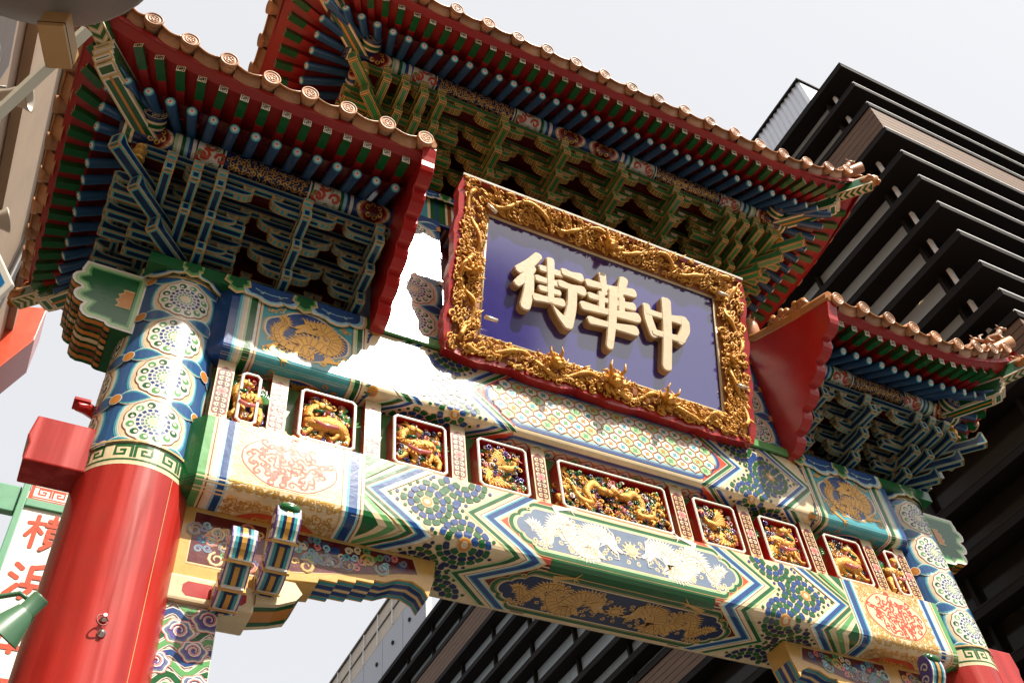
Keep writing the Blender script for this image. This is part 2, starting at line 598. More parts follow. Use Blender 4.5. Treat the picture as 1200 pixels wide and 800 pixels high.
# ------------------------------------------------------------------ beams with unrolled paintwork
def spline(pts, n=6, closed=False):
    out = []
    N = len(pts)
    rng = range(N if closed else N - 1)
    for i in rng:
        p0 = pts[(i - 1) % N] if (closed or i > 0) else pts[i]
        p1 = pts[i]; p2 = pts[(i + 1) % N]
        p3 = pts[(i + 2) % N] if (closed or i + 2 < N) else p2
        for k in range(n):
            t = k / n
            out.append(tuple(0.5 * (2 * p1[d] + (p2[d] - p0[d]) * t + (2 * p0[d] - 5 * p1[d] + 4 * p2[d] - p3[d]) * t * t + (3 * p1[d] - p0[d] - 3 * p2[d] + p3[d]) * t ** 3) for d in range(len(p1))))
    if not closed: out.append(tuple(pts[-1]))
    return out

class FlipPaint(Paint):
    flip = 1
    def poly(s, pts, col, layer=0):
        if s.flip < 0: pts = [(-p[0], p[1]) for p in pts][::-1]
        Paint.poly(s, pts, col, layer)

def dragon(P, tf, path, wmax, col, ink, layer, fins=True, legs=True, seed=1):
    """sinuous dragon: tf maps local xy to uv; path runs head -> tail"""
    rnd = random.Random(seed)
    sp = spline(path, 8)
    n = len(sp)
    W = []
    for i in range(n):
        t = i / (n - 1)
        W.append(wmax * (0.75 + .35 * math.sin(math.pi * min(1, t * 1.3))) * (1 - t ** 2.2) + .006)
    T = lambda p: tf(p[0], p[1])
    nr = []
    for i in range(n):
        a, b = sp[max(0, i - 1)], sp[min(n - 1, i + 1)]
        d = math.hypot(b[0] - a[0], b[1] - a[1]) or 1
        nr.append((-(b[1] - a[1]) / d, (b[0] - a[0]) / d, (b[0] - a[0]) / d, (b[1] - a[1]) / d))
    if fins:
        for i in range(2, n - 3, 1):
            p = sp[i]; q = nr[i]
            for sgn, k in ((1, 1.0), (-1, .75)):
                h = W[i] * .5 + wmax * (.42 + .25 * rnd.random()) * k
                bs = wmax * .17
                pts = [(p[0] + sgn * q[0] * W[i] * .4 - q[2] * bs, p[1] + sgn * q[1] * W[i] * .4 - q[3] * bs),
                       (p[0] + sgn * q[0] * W[i] * .4 + q[2] * bs, p[1] + sgn * q[1] * W[i] * .4 + q[3] * bs),
                       (p[0] + sgn * q[0] * h + q[2] * bs * 1.6, p[1] + sgn * q[1] * h + q[3] * bs * 1.6)]
                P.poly([T(x) for x in pts], col, layer)
    if legs:
        for fr, sgn in ((.22, 1), (.3, -1), (.62, 1), (.7, -1)):
            i = int(fr * n); p = sp[i]; q = nr[i]
            L = wmax * 2.1
            k1 = (p[0] + sgn * q[0] * L * .55 + q[2] * L * .3, p[1] + sgn * q[1] * L * .55 + q[3] * L * .3)
            k2 = (p[0] + sgn * q[0] * L * .75 - q[2] * L * .45, p[1] + sgn * q[1] * L * .75 - q[3] * L * .45)
            P.rib([T(p), T(k1), T(k2)], [wmax * .5, wmax * .36, wmax * .22], col, layer)
            for a in (-.8, -.2, .4, 1.0):
                c_, s_ = math.cos(a), math.sin(a)
                dx, dy = -q[2], -q[3]
                e = (k2[0] + (dx * c_ - dy * s_) * L * .35, k2[1] + (dx * s_ + dy * c_) * L * .35)
                P.rib([T(k2), T(e)], [wmax * .16, wmax * .04], col, layer)
    P.rib([T(p) for p in sp], [w + .010 for w in W], ink, layer + 1)
    P.rib([T(p) for p in sp], W, col, layer + 2)
    for i in range(3, n - 4, 2):                       # scale rows
        p = sp[i]; q = nr[i]
        for k in (-.28, 0, .28):
            c = (p[0] + q[0] * W[i] * k, p[1] + q[1] * W[i] * k)
            P.rib([T((c[0] - q[0] * W[i] * .12, c[1] - q[1] * W[i] * .12)), T((c[0] + q[2] * W[i] * .12, c[1] + q[3] * W[i] * .12)), T((c[0] + q[0] * W[i] * .12, c[1] + q[1] * W[i] * .12))], .0045, ink, layer + 3)
    # head
    p = sp[0]; q = nr[0]
    f = (-q[2], -q[3]); s_ = (q[0], q[1]); w = wmax * 1.15
    def H(x, y): return T((p[0] + f[0] * x * w + s_[0] * y * w, p[1] + f[1] * x * w + s_[1] * y * w))
    for k in range(9):                                  # mane
        a = 2.0 + 2.3 * k / 8
        P.rib([H(-.1, 0), H(.75 * math.cos(a), .75 * math.sin(a)), H(1.15 * math.cos(a + .18), 1.2 * math.sin(a + .18))], [w * .26, w * .2, w * .02], col, layer + 2)
    P.poly([H(-.4, .42), H(.1, .55), H(.45, .34), H(.95, .42), H(1.1, .2), H(.9, .05), H(.55, .02), H(.95, -.12), H(.8, -.34), H(.2, -.42), H(-.4, -.4)], col, layer + 4)
    P.rib([H(.0, .5), H(-.5, .85), H(-1.0, .8), H(-1.3, 1.05)], [w * .16, w * .13, w * .1, w * .03], col, layer + 4)
    P.rib([H(1.0, .3), H(1.35, .65), H(1.1, .95), H(.8, .85)], [w * .09, w * .07, w * .06, w * .02], col, layer + 4)
    P.rib([H(.9, -.2), H(1.3, -.5), H(1.0, -.85)], [w * .09, w * .07, w * .02], col, layer + 4)
    P.disc(H(.3, .22), w * .11, 'white', layer + 5, 8)
    P.disc(H(.32, .22), w * .055, ink, layer + 6, 6)

def flower(P, c, r, ok, layer, cols=('green', 'blue'), big=True):
    P.disc(c, .15 * r, 'orange', layer + 2, 14)
    P.disc(c, .10 * r, 'cream', layer + 3, 12)
    for r0, r1, m_, col in ((.18, .33, 9, cols[0]), (.355, .515, 13, cols[1]), (.54, .70, 17, cols[0]), (.725, .87, 20, cols[1])):
        for i in range(m_):
            a = 2 * math.pi * (i + .5 * (col == cols[0])) / m_
            w = math.pi / m_ * .88
            rm = (r0 + r1) / 2 * r
            if not all(ok(c[0] + q * r * math.cos(a + e), c[1] + q * r * math.sin(a + e)) for q in (r0, r1) for e in (-w * .8, w * .8)): continue
            pts = [(c[0] + r * q * math.cos(a + e * w), c[1] + r * q * math.sin(a + e * w)) for q, e in ((r0, -.86), (r0, .86), (r1 - .03, 1.0), (r1, .8), (r1 + .015, 0), (r1, -.8), (r1 - .03, -1.0))]
            P.poly(pts, col, layer + 2)
    m_ = 20
    for i in range(m_):
        a = 2 * math.pi * i / m_
        q = (c[0] + .95 * r * math.cos(a), c[1] + .95 * r * math.sin(a))
        if ok(*q):
            P.curl(q, .12 * r, a + 1.2, .62, .08 * r, cols[(i // 2) % 2], layer + 2, 7)
def scale_flowers(P, centres, ok, layer, cols, dr=.055, rmax=.75):
    """overlapping whorls: rings of petal scales round several centres filling the whole zone"""
    for ci, (cu, cv, R0, own) in enumerate(centres):
        if own:
            P.disc((cu, cv), R0, 'line', layer + 2, 14); P.disc((cu, cv), R0 * .85, 'orange', layer + 3, 14); P.disc((cu, cv), R0 * .5, 'cream', layer + 4, 10)
        n = int((rmax - R0) / dr)
        for k in range(n):
            r0 = R0 + .008 + k * dr; r1 = r0 + dr - .0075
            m_ = max(7, round(2 * math.pi * r0 / (.058 + .004 * k)))
            w = math.pi / m_ * (1 - .10 * .06 / max(r0, .06))
            col = cols[(k + ci) % 2]
            for i in range(m_):
                a = 2 * math.pi * (i + .5 * (k % 2)) / m_
                rm = (r0 + r1) / 2
                mid = (cu + rm * math.cos(a), cv + rm * math.sin(a))
                dm = [math.hypot(mid[0] - q[0], mid[1] - q[1]) - q[2] for q in centres]
                if dm[ci] > min(dm) + 1e-6: continue
                g_ = .0026 / rm
                pts = [(cu + q * math.cos(a + e), cv + q * math.sin(a + e)) for q, e in ((r0, -w * .92 + g_), (r0, w * .92 - g_), (r1 - .014, w - g_), (r1, w * .7), (r1 + .003, 0), (r1, -w * .7), (r1 - .014, -w + g_))]
                if all(ok(*p) for p in pts):
                    P.poly(pts, col, layer + 2)
                    if k >= 4 and (i + k) % 3 == 0:
                        P.disc(mid, .007, 'cream', layer + 3, 6)
                elif ok(*mid):
                    P.disc(mid, .017, col, layer + 2, 7)
def fill_curls(P, ok, u0, u1, v0, v1, layer, cols=('green', 'blue'), st=.075):
    rnd = random.Random(2); v = v0; j = 0
    while v < v1:
        u = u0 + (st / 2) * (j % 2)
        while u < u1:
            if ok(u, v): P.curl((u, v), .026, rnd.uniform(0, 6.28), .68, .019, cols[(j + int(u / st)) % 2], layer, 8)
            u += st
        v += st * .8; j += 1

def chevron(P, ua, ub, v0, v1, D, col, layer):
    vm = (v0 + v1) / 2
    P.poly([(ua - D, v0), (ua, vm), (ub, vm), (ub - D, v0)], col, layer)
    P.poly([(ua, vm), (ua - D, v1), (ub - D, v1), (ub, vm)], col, layer)

def lobed_end(u1, vc, hh, s, n=5):
    """half outline of a long cartouche: straight sides, stepped lobed right end at u1 (u>=0)"""
    k = hh * s
    e = [(0, -k), (u1 - 1.05 * k, -k)]
    e += [(u1 - 1.05 * k + .30 * k * math.sin(t), -k + .30 * k * (1 - math.cos(t))) for t in [math.pi / 2 * i / n for i in range(1, n + 1)]]
    e += [(u1 - .75 * k + .42 * k * math.sin(t), -.70 * k + .30 * k * (1 - math.cos(t))) for t in [math.pi / 2 * i / n for i in range(0, n + 1)]]
    e += [(u1 - .33 * k + .33 * k * math.sin(t), -.40 * k + .40 * k * (1 - math.cos(t))) for t in [math.pi / 2 * i / n for i in range(0, n + 1)]]
    e += [(x, -y) for x, y in e[::-1]]
    return [(x, vc + y) for x, y in e]

def scroll_field(P, u0, u1, v0, v1, dens, r, w, cols, layer, ok=None, seed=3):
    rnd = random.Random(seed)
    for i in range(int(dens * (u1 - u0) * (v1 - v0))):
        u, v = rnd.uniform(u0, u1), rnd.uniform(v0, v1)
        if ok and not ok(u, v): continue
        P.curl((u, v), r * rnd.uniform(.7, 1.25), rnd.uniform(0, 6.28), rnd.choice((-1, 1)) * rnd.uniform(.55, .85), w, rnd.choice(cols), layer, 8)
def scroll_grid(P, ok, u0, u1, v0, v1, st, r, w, col, layer, seed=5):
    rnd = random.Random(seed)
    i = 0
    v = v0
    while v <= v1:
        u = u0 + (st / 2 if i % 2 else 0)
        while u <= u1:
            if ok(u, v):
                a = rnd.uniform(0, 6.28)
                for k in range(2):
                    P.curl((u, v), r, a + math.pi * k, (.72 if (i + int(u / st)) % 2 else -.72), w, col, layer, 9)
                if rnd.random() < .35: P.disc((u, v), w * 1.5, col, layer, 7)
            u += st
        v += st * .86
        i += 1

def beam_map(yf, zt, zb, r):
    a = r * math.pi / 4
    Lf = zt - zb - r
    def f(u, v, h):
        if v >= a: return (u, yf - h, zb + r + v - a)
        if v <= -a: return (u, yf + r + (-a - v), zb - h)
        th = (a - v) / (2 * a) * math.pi / 2
        return (u, yf + r - (r + h) * math.cos(th), zb + r - (r + h) * math.sin(th))
    return f, a, a + Lf
def beam_mesh(name, yf, zt, zb, r, xe, xb, mats, endmat):
    """box beam with rounded lower front edges and chamfered ends"""
    prof = [(yf, zt)] + [(yf + r - r * math.cos(t), zb + r - r * math.sin(t)) for t in [math.pi / 2 * k / 6 for k in range(7)]]
    prof += [(-y, z) for y, z in prof[::-1]]
    n = len(prof)
    mb = MB()
    inset = .15
    def ring(x, k): return [(x, y * k, z) for y, z in prof]
    vs = ring(-xb, (abs(yf) - inset) / abs(yf)) + ring(-xe, 1) + ring(xe, 1) + ring(xb, (abs(yf) - inset) / abs(yf))
    fs = []; ms = []
    for s in range(3):
        for i in range(n):
            fs.append((s * n + i, s * n + (i + 1) % n, (s + 1) * n + (i + 1) % n, (s + 1) * n + i))
            ms.append(0 if s == 1 else 1)
    fs += [tuple(range(n)), tuple(range(3 * n, 4 * n))]; ms += [1, 1]
    mb.add(vs, fs, ms)
    return mb.build(name, mats, GATE)

def sub_band(P, u0, u1, seq, v0, v1, layer):
    tot = sum(w for w, c in seq); u = u0
    for w, c in seq:
        w = w / tot * (u1 - u0)
        P.rect(u, u + w, v0, v1, c, layer); u += w

# ---- upper beam ----
UB = beam_mesh("upper_beam", -.415, 8.40, 7.64, .075, 3.64, 3.80, [C['cream'], C['blue']], None)
fU, aU, LU = beam_map(-.415, 8.40, 7.64, .075)
SU = -(aU + .42)
P = FlipPaint(fU, (1, [-aU, -aU / 2, 0, aU / 2, aU]))
for fl in (1, -1):
    P.flip = fl
    sub_band(P, 3.37, 3.64, ((.02, 'cream'), (.008, 'brown'), (.025, 'white'), (.06, 'green'), (.02, 'pgreen'), (.015, 'white'), (.025, 'cream'), (.022, 'sky'), (.02, 'teal'), (.07, 'blue')), SU, LU, 0)
    P.rect(2.565, 3.37, SU, LU, 'teal', 0)
    sub_band(P, 2.44, 2.565, ((.02, 'cream'), (.01, 'brown'), (.012, 'white'), (.045, 'green'), (.02, 'pgreen'), (.02, 'cream')), SU, LU, 6)
    # dragon roundel on the front and its twin under the beam
    for (vc, vh) in ((LU / 2 + .03, .285), (SU / 2 - .03, .17)):
        def roundel(k): return [(2.967 + .375 * k * math.cos(t) * (1 + .07 * math.cos(4 * t) - .03 * math.cos(8 * t)), vc + vh * k * math.sin(t) * (1 + .07 * math.cos(4 * t))) for t in [2 * math.pi * i / 44 for i in range(44)]]
        P.poly(roundel(1.0), 'line', 1)
        P.poly(roundel(.96), 'white', 2)
        P.poly(roundel(.92), 'blue', 3)
        inr = lambda u, v: ((u - 2.967) / .40) ** 2 + ((v - vc) / (vh * 1.05)) ** 2 > 1 and ((u - 2.967) / .40) ** 2 + ((v - vc) / vh) ** 2 < 3
        for su in (-1, 1):
            for sv in (-1, 1):
                cu, cv = 2.967 + su * .33, vc + sv * vh * .86
                for k in range(5):
                    P.curl((cu - su * .05 * k, cv - sv * .035 * (k % 2)), .032, k * 1.3, .75 * (1 if k % 2 else -1), .011, 'gold', 2, 8)
                P.curl((cu, cv - sv * .07), .03, 1, .7, .011, 'gold', 2, 8)
        k = vh / .285
        tf = lambda x, y, vc=vc, k=k: (2.967 + (x if fl < 0 else -x) * 1.0, vc + y * k)
        dragon(P, tf, [(.02, .10), (-.12, .17), (-.25, .05), (-.20, -.10), (-.02, -.04), (.10, -.14), (-.05, -.2), (.20, -.17), (.27, -.02), (.2, .1), (.24, .17)], .098, 'gold', 'brown', 4, seed=3)
        for j in range(7):
            t = j / 7 * 6.28 + .4
            P.curl((2.967 + .27 * math.cos(t), vc + .2 * k * math.sin(t)), .022, t, .7, .007, 'steel', 4, 7)
    # chevron bands and whorl flowers
    for v0, v1 in ((0, LU), (SU, 0)):
        D = .42 if v0 == 0 else .34
        P.poly([(1.02, v0), (1.45, (v0 + v1) / 2), (1.02, v1)], 'verm', 0)
        P.poly([(1.02, v0), (1.10 - D * .2, v0), (1.45, (v0 + v1) / 2), (1.02, v1)], 'verm', 0)
        u = 1.40
        for w, c in ((.012, 'white'), (.05, 'green'), (.02, 'pgreen'), (.012, 'brown'), (.012, 'white'), (.055, 'blue'), (.022, 'sky'), (.018, 'white')):
            chevron(P, u, u + w, v0, v1, D, c, 1); u += w
        u = 2.30
        for w, c in ((.02, 'white'), (.05, 'blue'), (.022, 'sky'), (.016, 'white'), (.012, 'brown'), (.05, 'green'), (.02, 'pgreen'), (.02, 'white')):
            chevron(P, u, u + w, v0, v1, D, c, 5); u += w
        vm = (v0 + v1) / 2; hh = (v1 - v0) / 2
        okz = lambda u, v, vm=vm, hh=hh, D=D: (1.62 - D * abs(v - vm) / hh + .01) < u < (2.29 - D * abs(v - vm) / hh - .01)
        okc = lambda u, v, vm=vm, hh=hh, D=D: (2.52 - D * abs(v - vm) / hh) < u < 2.43
        scale_flowers(P, [(1.94, vm, .05, True), (1.60, v0 + .0, .045, v0 == 0), (1.60, v1, .045, v1 == 0), (2.28, v0, .02, False), (2.28, v1, .02, False)], lambda u, v, okz=okz, v0=v0, v1=v1: okz(u, v) and v0 + .004 < v < v1 - .004, 1, ('green', 'blue'))
        for sgn in (-1, 1):
            cv = vm + sgn * hh * .97
            for k in range(4):
                P.rib([(2.43, cv - sgn * .02 - sgn * .05 * k), (2.43 - .09 + .02 * k, cv - sgn * .02)], .016, ('green', 'blue')[k % 2], 2)
            P.disc((2.36, cv), .045, 'orange', 2, 12)
    # lattice cartouche
    for (vc, hh, u1) in ((LU / 2, LU / 2 - .055, 1.30), (SU / 2, abs(SU) / 2 - .03, 1.22)):
        for s_, c_, ly in ((1.0, 'blue', 2), (.90, 'steel', 3), (.84, 'sky', 4), (.78, 'line', 5), (.75, 'cream', 6)):
            P.poly(lobed_end(u1 * (1 - (1 - s_) * .22), vc, hh, s_), c_, ly)
        hx, hy = .135, .095
        rows = int(hh * .75 / hy) + 2
        ins = lambda u, v, hh=hh, vc=vc, u1=u1: 0 <= u and abs(v - vc) < hh * .72 and u < u1 * .945 - .33 * hh * (abs(v - vc) / hh) ** 2 - .04
        for j in range(-rows, rows + 1):
            for i in range(-1, 12):
                cu = i * hx + (hx / 2 if j % 2 else 0); cv = vc + j * hy
                if not ins(cu, cv): continue
                hexp = [(cu + hx * .5, cv - hy * .24), (cu + hx * .5, cv + hy * .24), (cu, cv + hy * .72), (cu - hx * .5, cv + hy * .24), (cu - hx * .5, cv - hy * .24), (cu, cv - hy * .72)]
                P.poly([(cu + (x - cu) * .86, cv + (y - cv) * .86) for x, y in hexp], ('pgreen', 'white', 'white')[(i + j) % 3], 7)
                P.rib(hexp, .008, 'brown', 8, closed=True)
                for a in (.785, 2.356, 3.927, 5.498):
                    P.poly(lens((cu, cv), a, .034, .012), ('teal', 'lgreen', 'orange')[(i - j) % 3], 8)
                P.disc((cu + hx * .5, cv + hy * .24), .013, 'orange', 9, 8)
P.build("painted_pattern", UB)

# ---- lower beam ----
LB = beam_mesh("lower_beam", -.39, 6.93, 6.28, .10, 3.638, 3.80, [C['cream'], C['green']], None)
fL, aL, LL = beam_map(-.39, 6.93, 6.28, .10)
SL = -(aL + .58)
P = FlipPaint(fL, (1, [-aL, -aL / 2, 0, aL / 2, aL]))
for fl in (1, -1):
    P.flip = fl
    sub_band(P, 3.40, 3.638, ((.015, 'white'), (.02, 'sky'), (.06, 'blue'), (.02, 'sky'), (.05, 'white'), (.02, 'cream'), (.012, 'brown'), (.02, 'cream'), (.07, 'lgreen')), SL, LL, 0)
    P.rect(2.57, 3.40, SL, LL, 'olive' if False else 'cream', 0)
    sub_band(P, 2.40, 2.57, ((.02, 'cream'), (.01, 'brown'), (.02, 'sky'), (.065, 'blue'), (.02, 'teal'), (.02, 'white'), (.012, 'line')), SL, LL, 6)
    for (vc, vh) in ((LL / 2 + .02, .245), (SL / 2 - .04, .235)):
        ov = lambda u, v, k=1.0, vc=vc, vh=vh: ((abs(u - 2.985) / (.37 * k)) ** 1.5 + (abs(v - vc) / (vh * k)) ** 1.7)
        scroll_grid(P, lambda u, v: ov(u, v) > 1.12 and v * vc > 0 and abs(v) < abs(vc) * 2, 2.60, 3.385, vc - vh - .06, vc + vh + .06, .062, .022, .010, 'gold', 1, 4)
        def cart(k): return [(2.985 + .37 * k * math.copysign(abs(math.cos(t)) ** 1.15, math.cos(t)), vc + vh * k * math.copysign(abs(math.sin(t)) ** .95, math.sin(t)) * (1 + .05 * math.cos(6 * t))) for t in [2 * math.pi * i / 40 for i in range(40)]]
        P.poly(cart(1.04), 'line', 2)
        P.poly(cart(1.0), 'verm', 3)
        P.poly(cart(.965), 'cream' if vc > 0 else 'verm', 4)
        scroll_grid(P, lambda u, v: ov(u, v) < .80, 2.62, 3.35, vc - vh, vc + vh, .088, .031, .017, 'verm' if vc > 0 else 'gold', 5, 8)
    for v0, v1 in ((0, LL), (SL, 0)):
        vm = (v0 + v1) / 2; hh = (v1 - v0) / 2
        D = .40
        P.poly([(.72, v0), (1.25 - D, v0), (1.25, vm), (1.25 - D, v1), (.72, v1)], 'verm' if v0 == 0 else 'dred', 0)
        u = 1.235
        for w, c in ((.012, 'line'), (.03, 'cream'), (.022, 'sky'), (.07, 'blue'), (.022, 'teal'), (.02, 'white'), (.012, 'brown'), (.05, 'cream'), (.055, 'green'), (.02, 'pgreen'), (.012, 'line')):
            chevron(P, u, u + w, v0, v1, D, c, 1); u += w
        u = 2.22
        for w, c in ((.012, 'line'), (.03, 'white'), (.022, 'sky'), (.065, 'blue'), (.02, 'teal'), (.02, 'cream'), (.012, 'brown'), (.045, 'green'), (.02, 'pgreen'), (.015, 'line')):
            chevron(P, u, u + w, v0, v1, D, c, 5); u += w
        P.poly([(2.49, v0 + .02), (2.49, vm), (2.49 - .28, v0 + .02)], 'cream', 4)
        P.poly([(2.40, v0), (2.40, vm - .07), (2.40 - .27, v0)], 'lgreen', 6)
        P.poly([(2.40, v1), (2.40, vm + .07), (2.40 - .27, v1)][::-1], 'lgreen', 6)
        P.poly([(2.40, v0), (2.40, vm - .12), (2.40 - .2, v0)], 'cream', 7)
        P.poly([(2.40, v1), (2.40, vm + .12), (2.40 - .2, v1)][::-1], 'cream', 7)
        P.poly([(2.40, v0), (2.40, vm - .17), (2.40 - .13, v0)], 'green', 8)
        P.poly([(2.40, v1), (2.40, vm + .17), (2.40 - .13, v1)][::-1], 'green', 8)
        okz = lambda u, v, vm=vm, hh=hh: (1.565 - .40 * abs(v - vm) / hh + .008) < u < (2.21 - .40 * abs(v - vm) / hh - .008)
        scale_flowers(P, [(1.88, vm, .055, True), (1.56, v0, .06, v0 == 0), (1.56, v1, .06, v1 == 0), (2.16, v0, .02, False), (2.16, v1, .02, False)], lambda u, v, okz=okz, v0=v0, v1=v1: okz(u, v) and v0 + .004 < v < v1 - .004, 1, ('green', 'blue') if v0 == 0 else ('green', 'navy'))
    # dragon cartouches
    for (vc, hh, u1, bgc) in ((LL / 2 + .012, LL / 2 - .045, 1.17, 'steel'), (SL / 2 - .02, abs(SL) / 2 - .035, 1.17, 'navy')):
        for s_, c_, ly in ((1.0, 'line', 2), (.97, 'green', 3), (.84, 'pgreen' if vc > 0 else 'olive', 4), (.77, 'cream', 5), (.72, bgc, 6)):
            P.poly(lobed_end(u1 * (1 - (1 - s_) * .24), vc, hh, s_), c_, ly)
        P.rect(0, .80, -.095, .062, 'green', 2)
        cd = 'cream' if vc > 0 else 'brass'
        ink = 'brown' if vc < 0 else 'line'
        tf = lambda x, y, vc=vc: (x, vc + y)
        dragon(P, tf, [(.20, .02), (.30, .12), (.42, .06), (.46, -.09), (.36, -.11), (.50, -.14), (.62, .0), (.60, .12), (.72, .12), (.80, -.04), (.84, -.10), (.92, .03), (.98, .0)], .098, cd if vc < 0 else 'white', ink, 7, seed=5)
        P.disc((0.0, vc), .062, cd, 9, 16)
        P.disc((0.0, vc), .048, ink, 10, 16)
        P.disc((0.0, vc), .040, cd, 11, 16)
        for k in range(11):
            a = k * .571 + .3
            P.rib([(.06 * math.cos(a), vc + .06 * math.sin(a)), (.10 * math.cos(a + .25), vc + .10 * math.sin(a + .25))], [.016, .003], cd, 9)
        rr = random.Random(9)
        for k in range(60):
            u_, v_ = rr.uniform(.05, u1 * .84), vc + rr.uniform(-1, 1) * hh * .60
            P.curl((u_, v_), .022, rr.uniform(0, 6.3), .8, .010, cd, 7, 8)
P.build("painted_pattern", LB)

# ---- bracket plate with hanging cloud edge ----
def plate(name, x0, x1, z0, z1, yf, lobes=()):
    mb = MB().box(x0, x1, yf, -yf, z0, z1, 0)
    for cx in lobes:
        mb.lathe([(PR + .035, z0 - .002), (PR + .035, z1 - .003)], 48, 'z', 0, M=Matrix.Translation((cx, 0, 0)))
    return mb.build(name, [C['green']], GATE)
def cloud_edge(P, u0, u1, zt, dz, unit=.42):
    n = max(1, round((u1 - u0) / unit)); w = (u1 - u0) / n
    for i in range(n):
        c = u0 + (i + .5) * w
        for k, col, ly in ((1.0, 'line', 1), (.93, 'white', 2), (.86, 'sky', 3), (.76, 'blue', 4)):
            pts = [(c - w * .46 * k, zt)]
            for cx, cy, r in ((-.30, -.42, .17), (0, -.62, .22), (.30, -.42, .17)):
                for t in range(7):
                    a = math.pi + math.pi * t / 6
                    pts.append((c + w * (cx + r * math.cos(a) * 1.0) * k, zt + dz * (cy + .42 * math.sin(a)) * k))
            pts.append((c + w * .46 * k, zt))
            P.poly(pts, col, ly)
        cg = u0 + i * w
        for k, col, ly in ((1.0, 'line', 5), (.84, 'lgreen', 6), (.68, 'green', 7)):
            P.poly([(cg + w * x * k, zt + dz * y * (1 if y > -.1 else k)) for x, y in ((-.17, 0), (-.20, -.35), (-.10, -.5), (-.13, -.72), (0, -.92), (.13, -.72), (.10, -.5), (.20, -.35), (.17, 0))], col, ly)
        P.rib([(c + w * .26 * math.cos(t), zt - dz * (.22 - .22 * math.sin(t))) for t in (3.5, 4.1, 4.7, 5.3, 5.9)], .010, 'sky', 5)
PL = plate("bracket_plate", -4.36, 4.36, 8.402, 8.535, -.43, (-4, 4))
half = 1.2
for (a, b) in ((-3.62, -2.43), (2.43, 3.62)):
    P = Paint(plane_map((0, -.432, 0), (1, 0, 0), (0, 0, 1), (0, -1, 0)))
    P.rect(a, b, 8.40, 8.535, 'green', 0)
    cloud_edge(P, a, b, 8.53, .23, .58)
    P.build("painted_cloud_edge", PL)
for cx in (-4, 4):
    hl = math.pi * (PR + .035)
    P = Paint(cyl_map(cx, 0, PR + .035), (0, [hl * k / 20 for k in range(-20, 21)]))
    cloud_edge(P, -1.05, 1.05, 8.528, .20, .52)
    P.build("painted_cloud_edge", PL)
# ------------------------------------------------------------------ bracket sets (tiered corbels)
STEP, RISE = .23, .155
def bracket_kit(style):
    core, l1, l2 = ((C['navy'], C['bline'], C['bteal']) if style == 'blue' else (C['dgreen'], C['gline'], C['bgreen']))
    mats = [core, l1, l2] if style == 'blue' else [l2, l1, core, C['gline']]
    W = (.009, .014) if style == 'blue' else (.0075, .008, .005)
    def arm(a):
        mb = MB()
        t = .036
        prof = [(-a, .098), (-a, .066), (-a + .015, .040), (-a + .045, .018), (-a + .09, .003), (-a + .14, 0), (a - .14, 0), (a - .09, .003), (a - .045, .018), (a - .015, .040), (a, .066), (a, .098)]
        mb.prism(prof, -t, t, 'y', 0)
        for cx in (-a + .05, 0, a - .05):
            b0, b1 = .034, .052
            mb.add([(cx - b0, -t - .002, .100), (cx + b0, -t - .002, .100), (cx + b0, t + .002, .100), (cx - b0, t + .002, .100),
                    (cx - b1, -t - .016, .124), (cx + b1, -t - .016, .124), (cx + b1, t + .016, .124), (cx - b1, t + .016, .124),
                    (cx - b1, -t - .016, .152), (cx + b1, -t - .016, .152), (cx + b1, t + .016, .152), (cx - b1, t + .016, .152)],
                   [(3, 2, 1, 0), (8, 9, 10, 11)] + [(i, (i + 1) % 4, 4 + (i + 1) % 4, 4 + i) for i in range(4)] + [(4 + i, 4 + (i + 1) % 4, 8 + (i + 1) % 4, 8 + i) for i in range(4)], 0)
        return outlined(mb, "bracket_arm", mats, W, .03)
    def nose(L, h=.118, w=.044, tip=1.0):
        prof = [(.30, 0), (.30, h * .8), (-L + .16, h * .8), (-L + .09, h * .86), (-L + .03, h * 1.12 * tip), (-L, h * 1.05 * tip), (-L - .004, .012), (-L + .02, 0)]
        mb = MB().prism(prof, -w, w, 'x', 0)
        return outlined(mb, "bracket_nose", mats, W, .03)
    def head(L):
        prof = [(.30, 0), (.30, .13), (-L, .13), (-L - .035, .10), (-L - .03, .06), (-L + .01, .03), (-L + .05, 0)]
        return outlined(MB().prism(prof, -.044, .044, 'x', 0), "bracket_head", mats, W, .03)
    base = outlined(MB().add([(-.055, -.06, 0), (.055, -.06, 0), (.055, .06, 0), (-.055, .06, 0), (-.075, -.08, .03), (.075, -.08, .03), (.075, .08, .03), (-.075, .08, .03), (-.075, -.08, .075), (.075, -.08, .075), (.075, .08, .075), (-.075, .08, .075)],
                             [(3, 2, 1, 0), (8, 9, 10, 11)] + [(i, (i + 1) % 4, 4 + (i + 1) % 4, 4 + i) for i in range(4)] + [(4 + i, 4 + (i + 1) % 4, 8 + (i + 1) % 4, 8 + i) for i in range(4)], 0), "bracket_base", mats, W, .03)
    return dict(short=arm(.235), long=arm(.345), top=arm(.30), nose=[nose((k + 1) * STEP + .15) for k in range(4)], head=head, base=base,
                diag=[nose((k + 1) * STEP * 1.414 + .30, .135, .052, 1.15) for k in range(4)], mats=mats, W=W, heads={})
KIT = {'blue': bracket_kit('blue'), 'green': bracket_kit('green')}

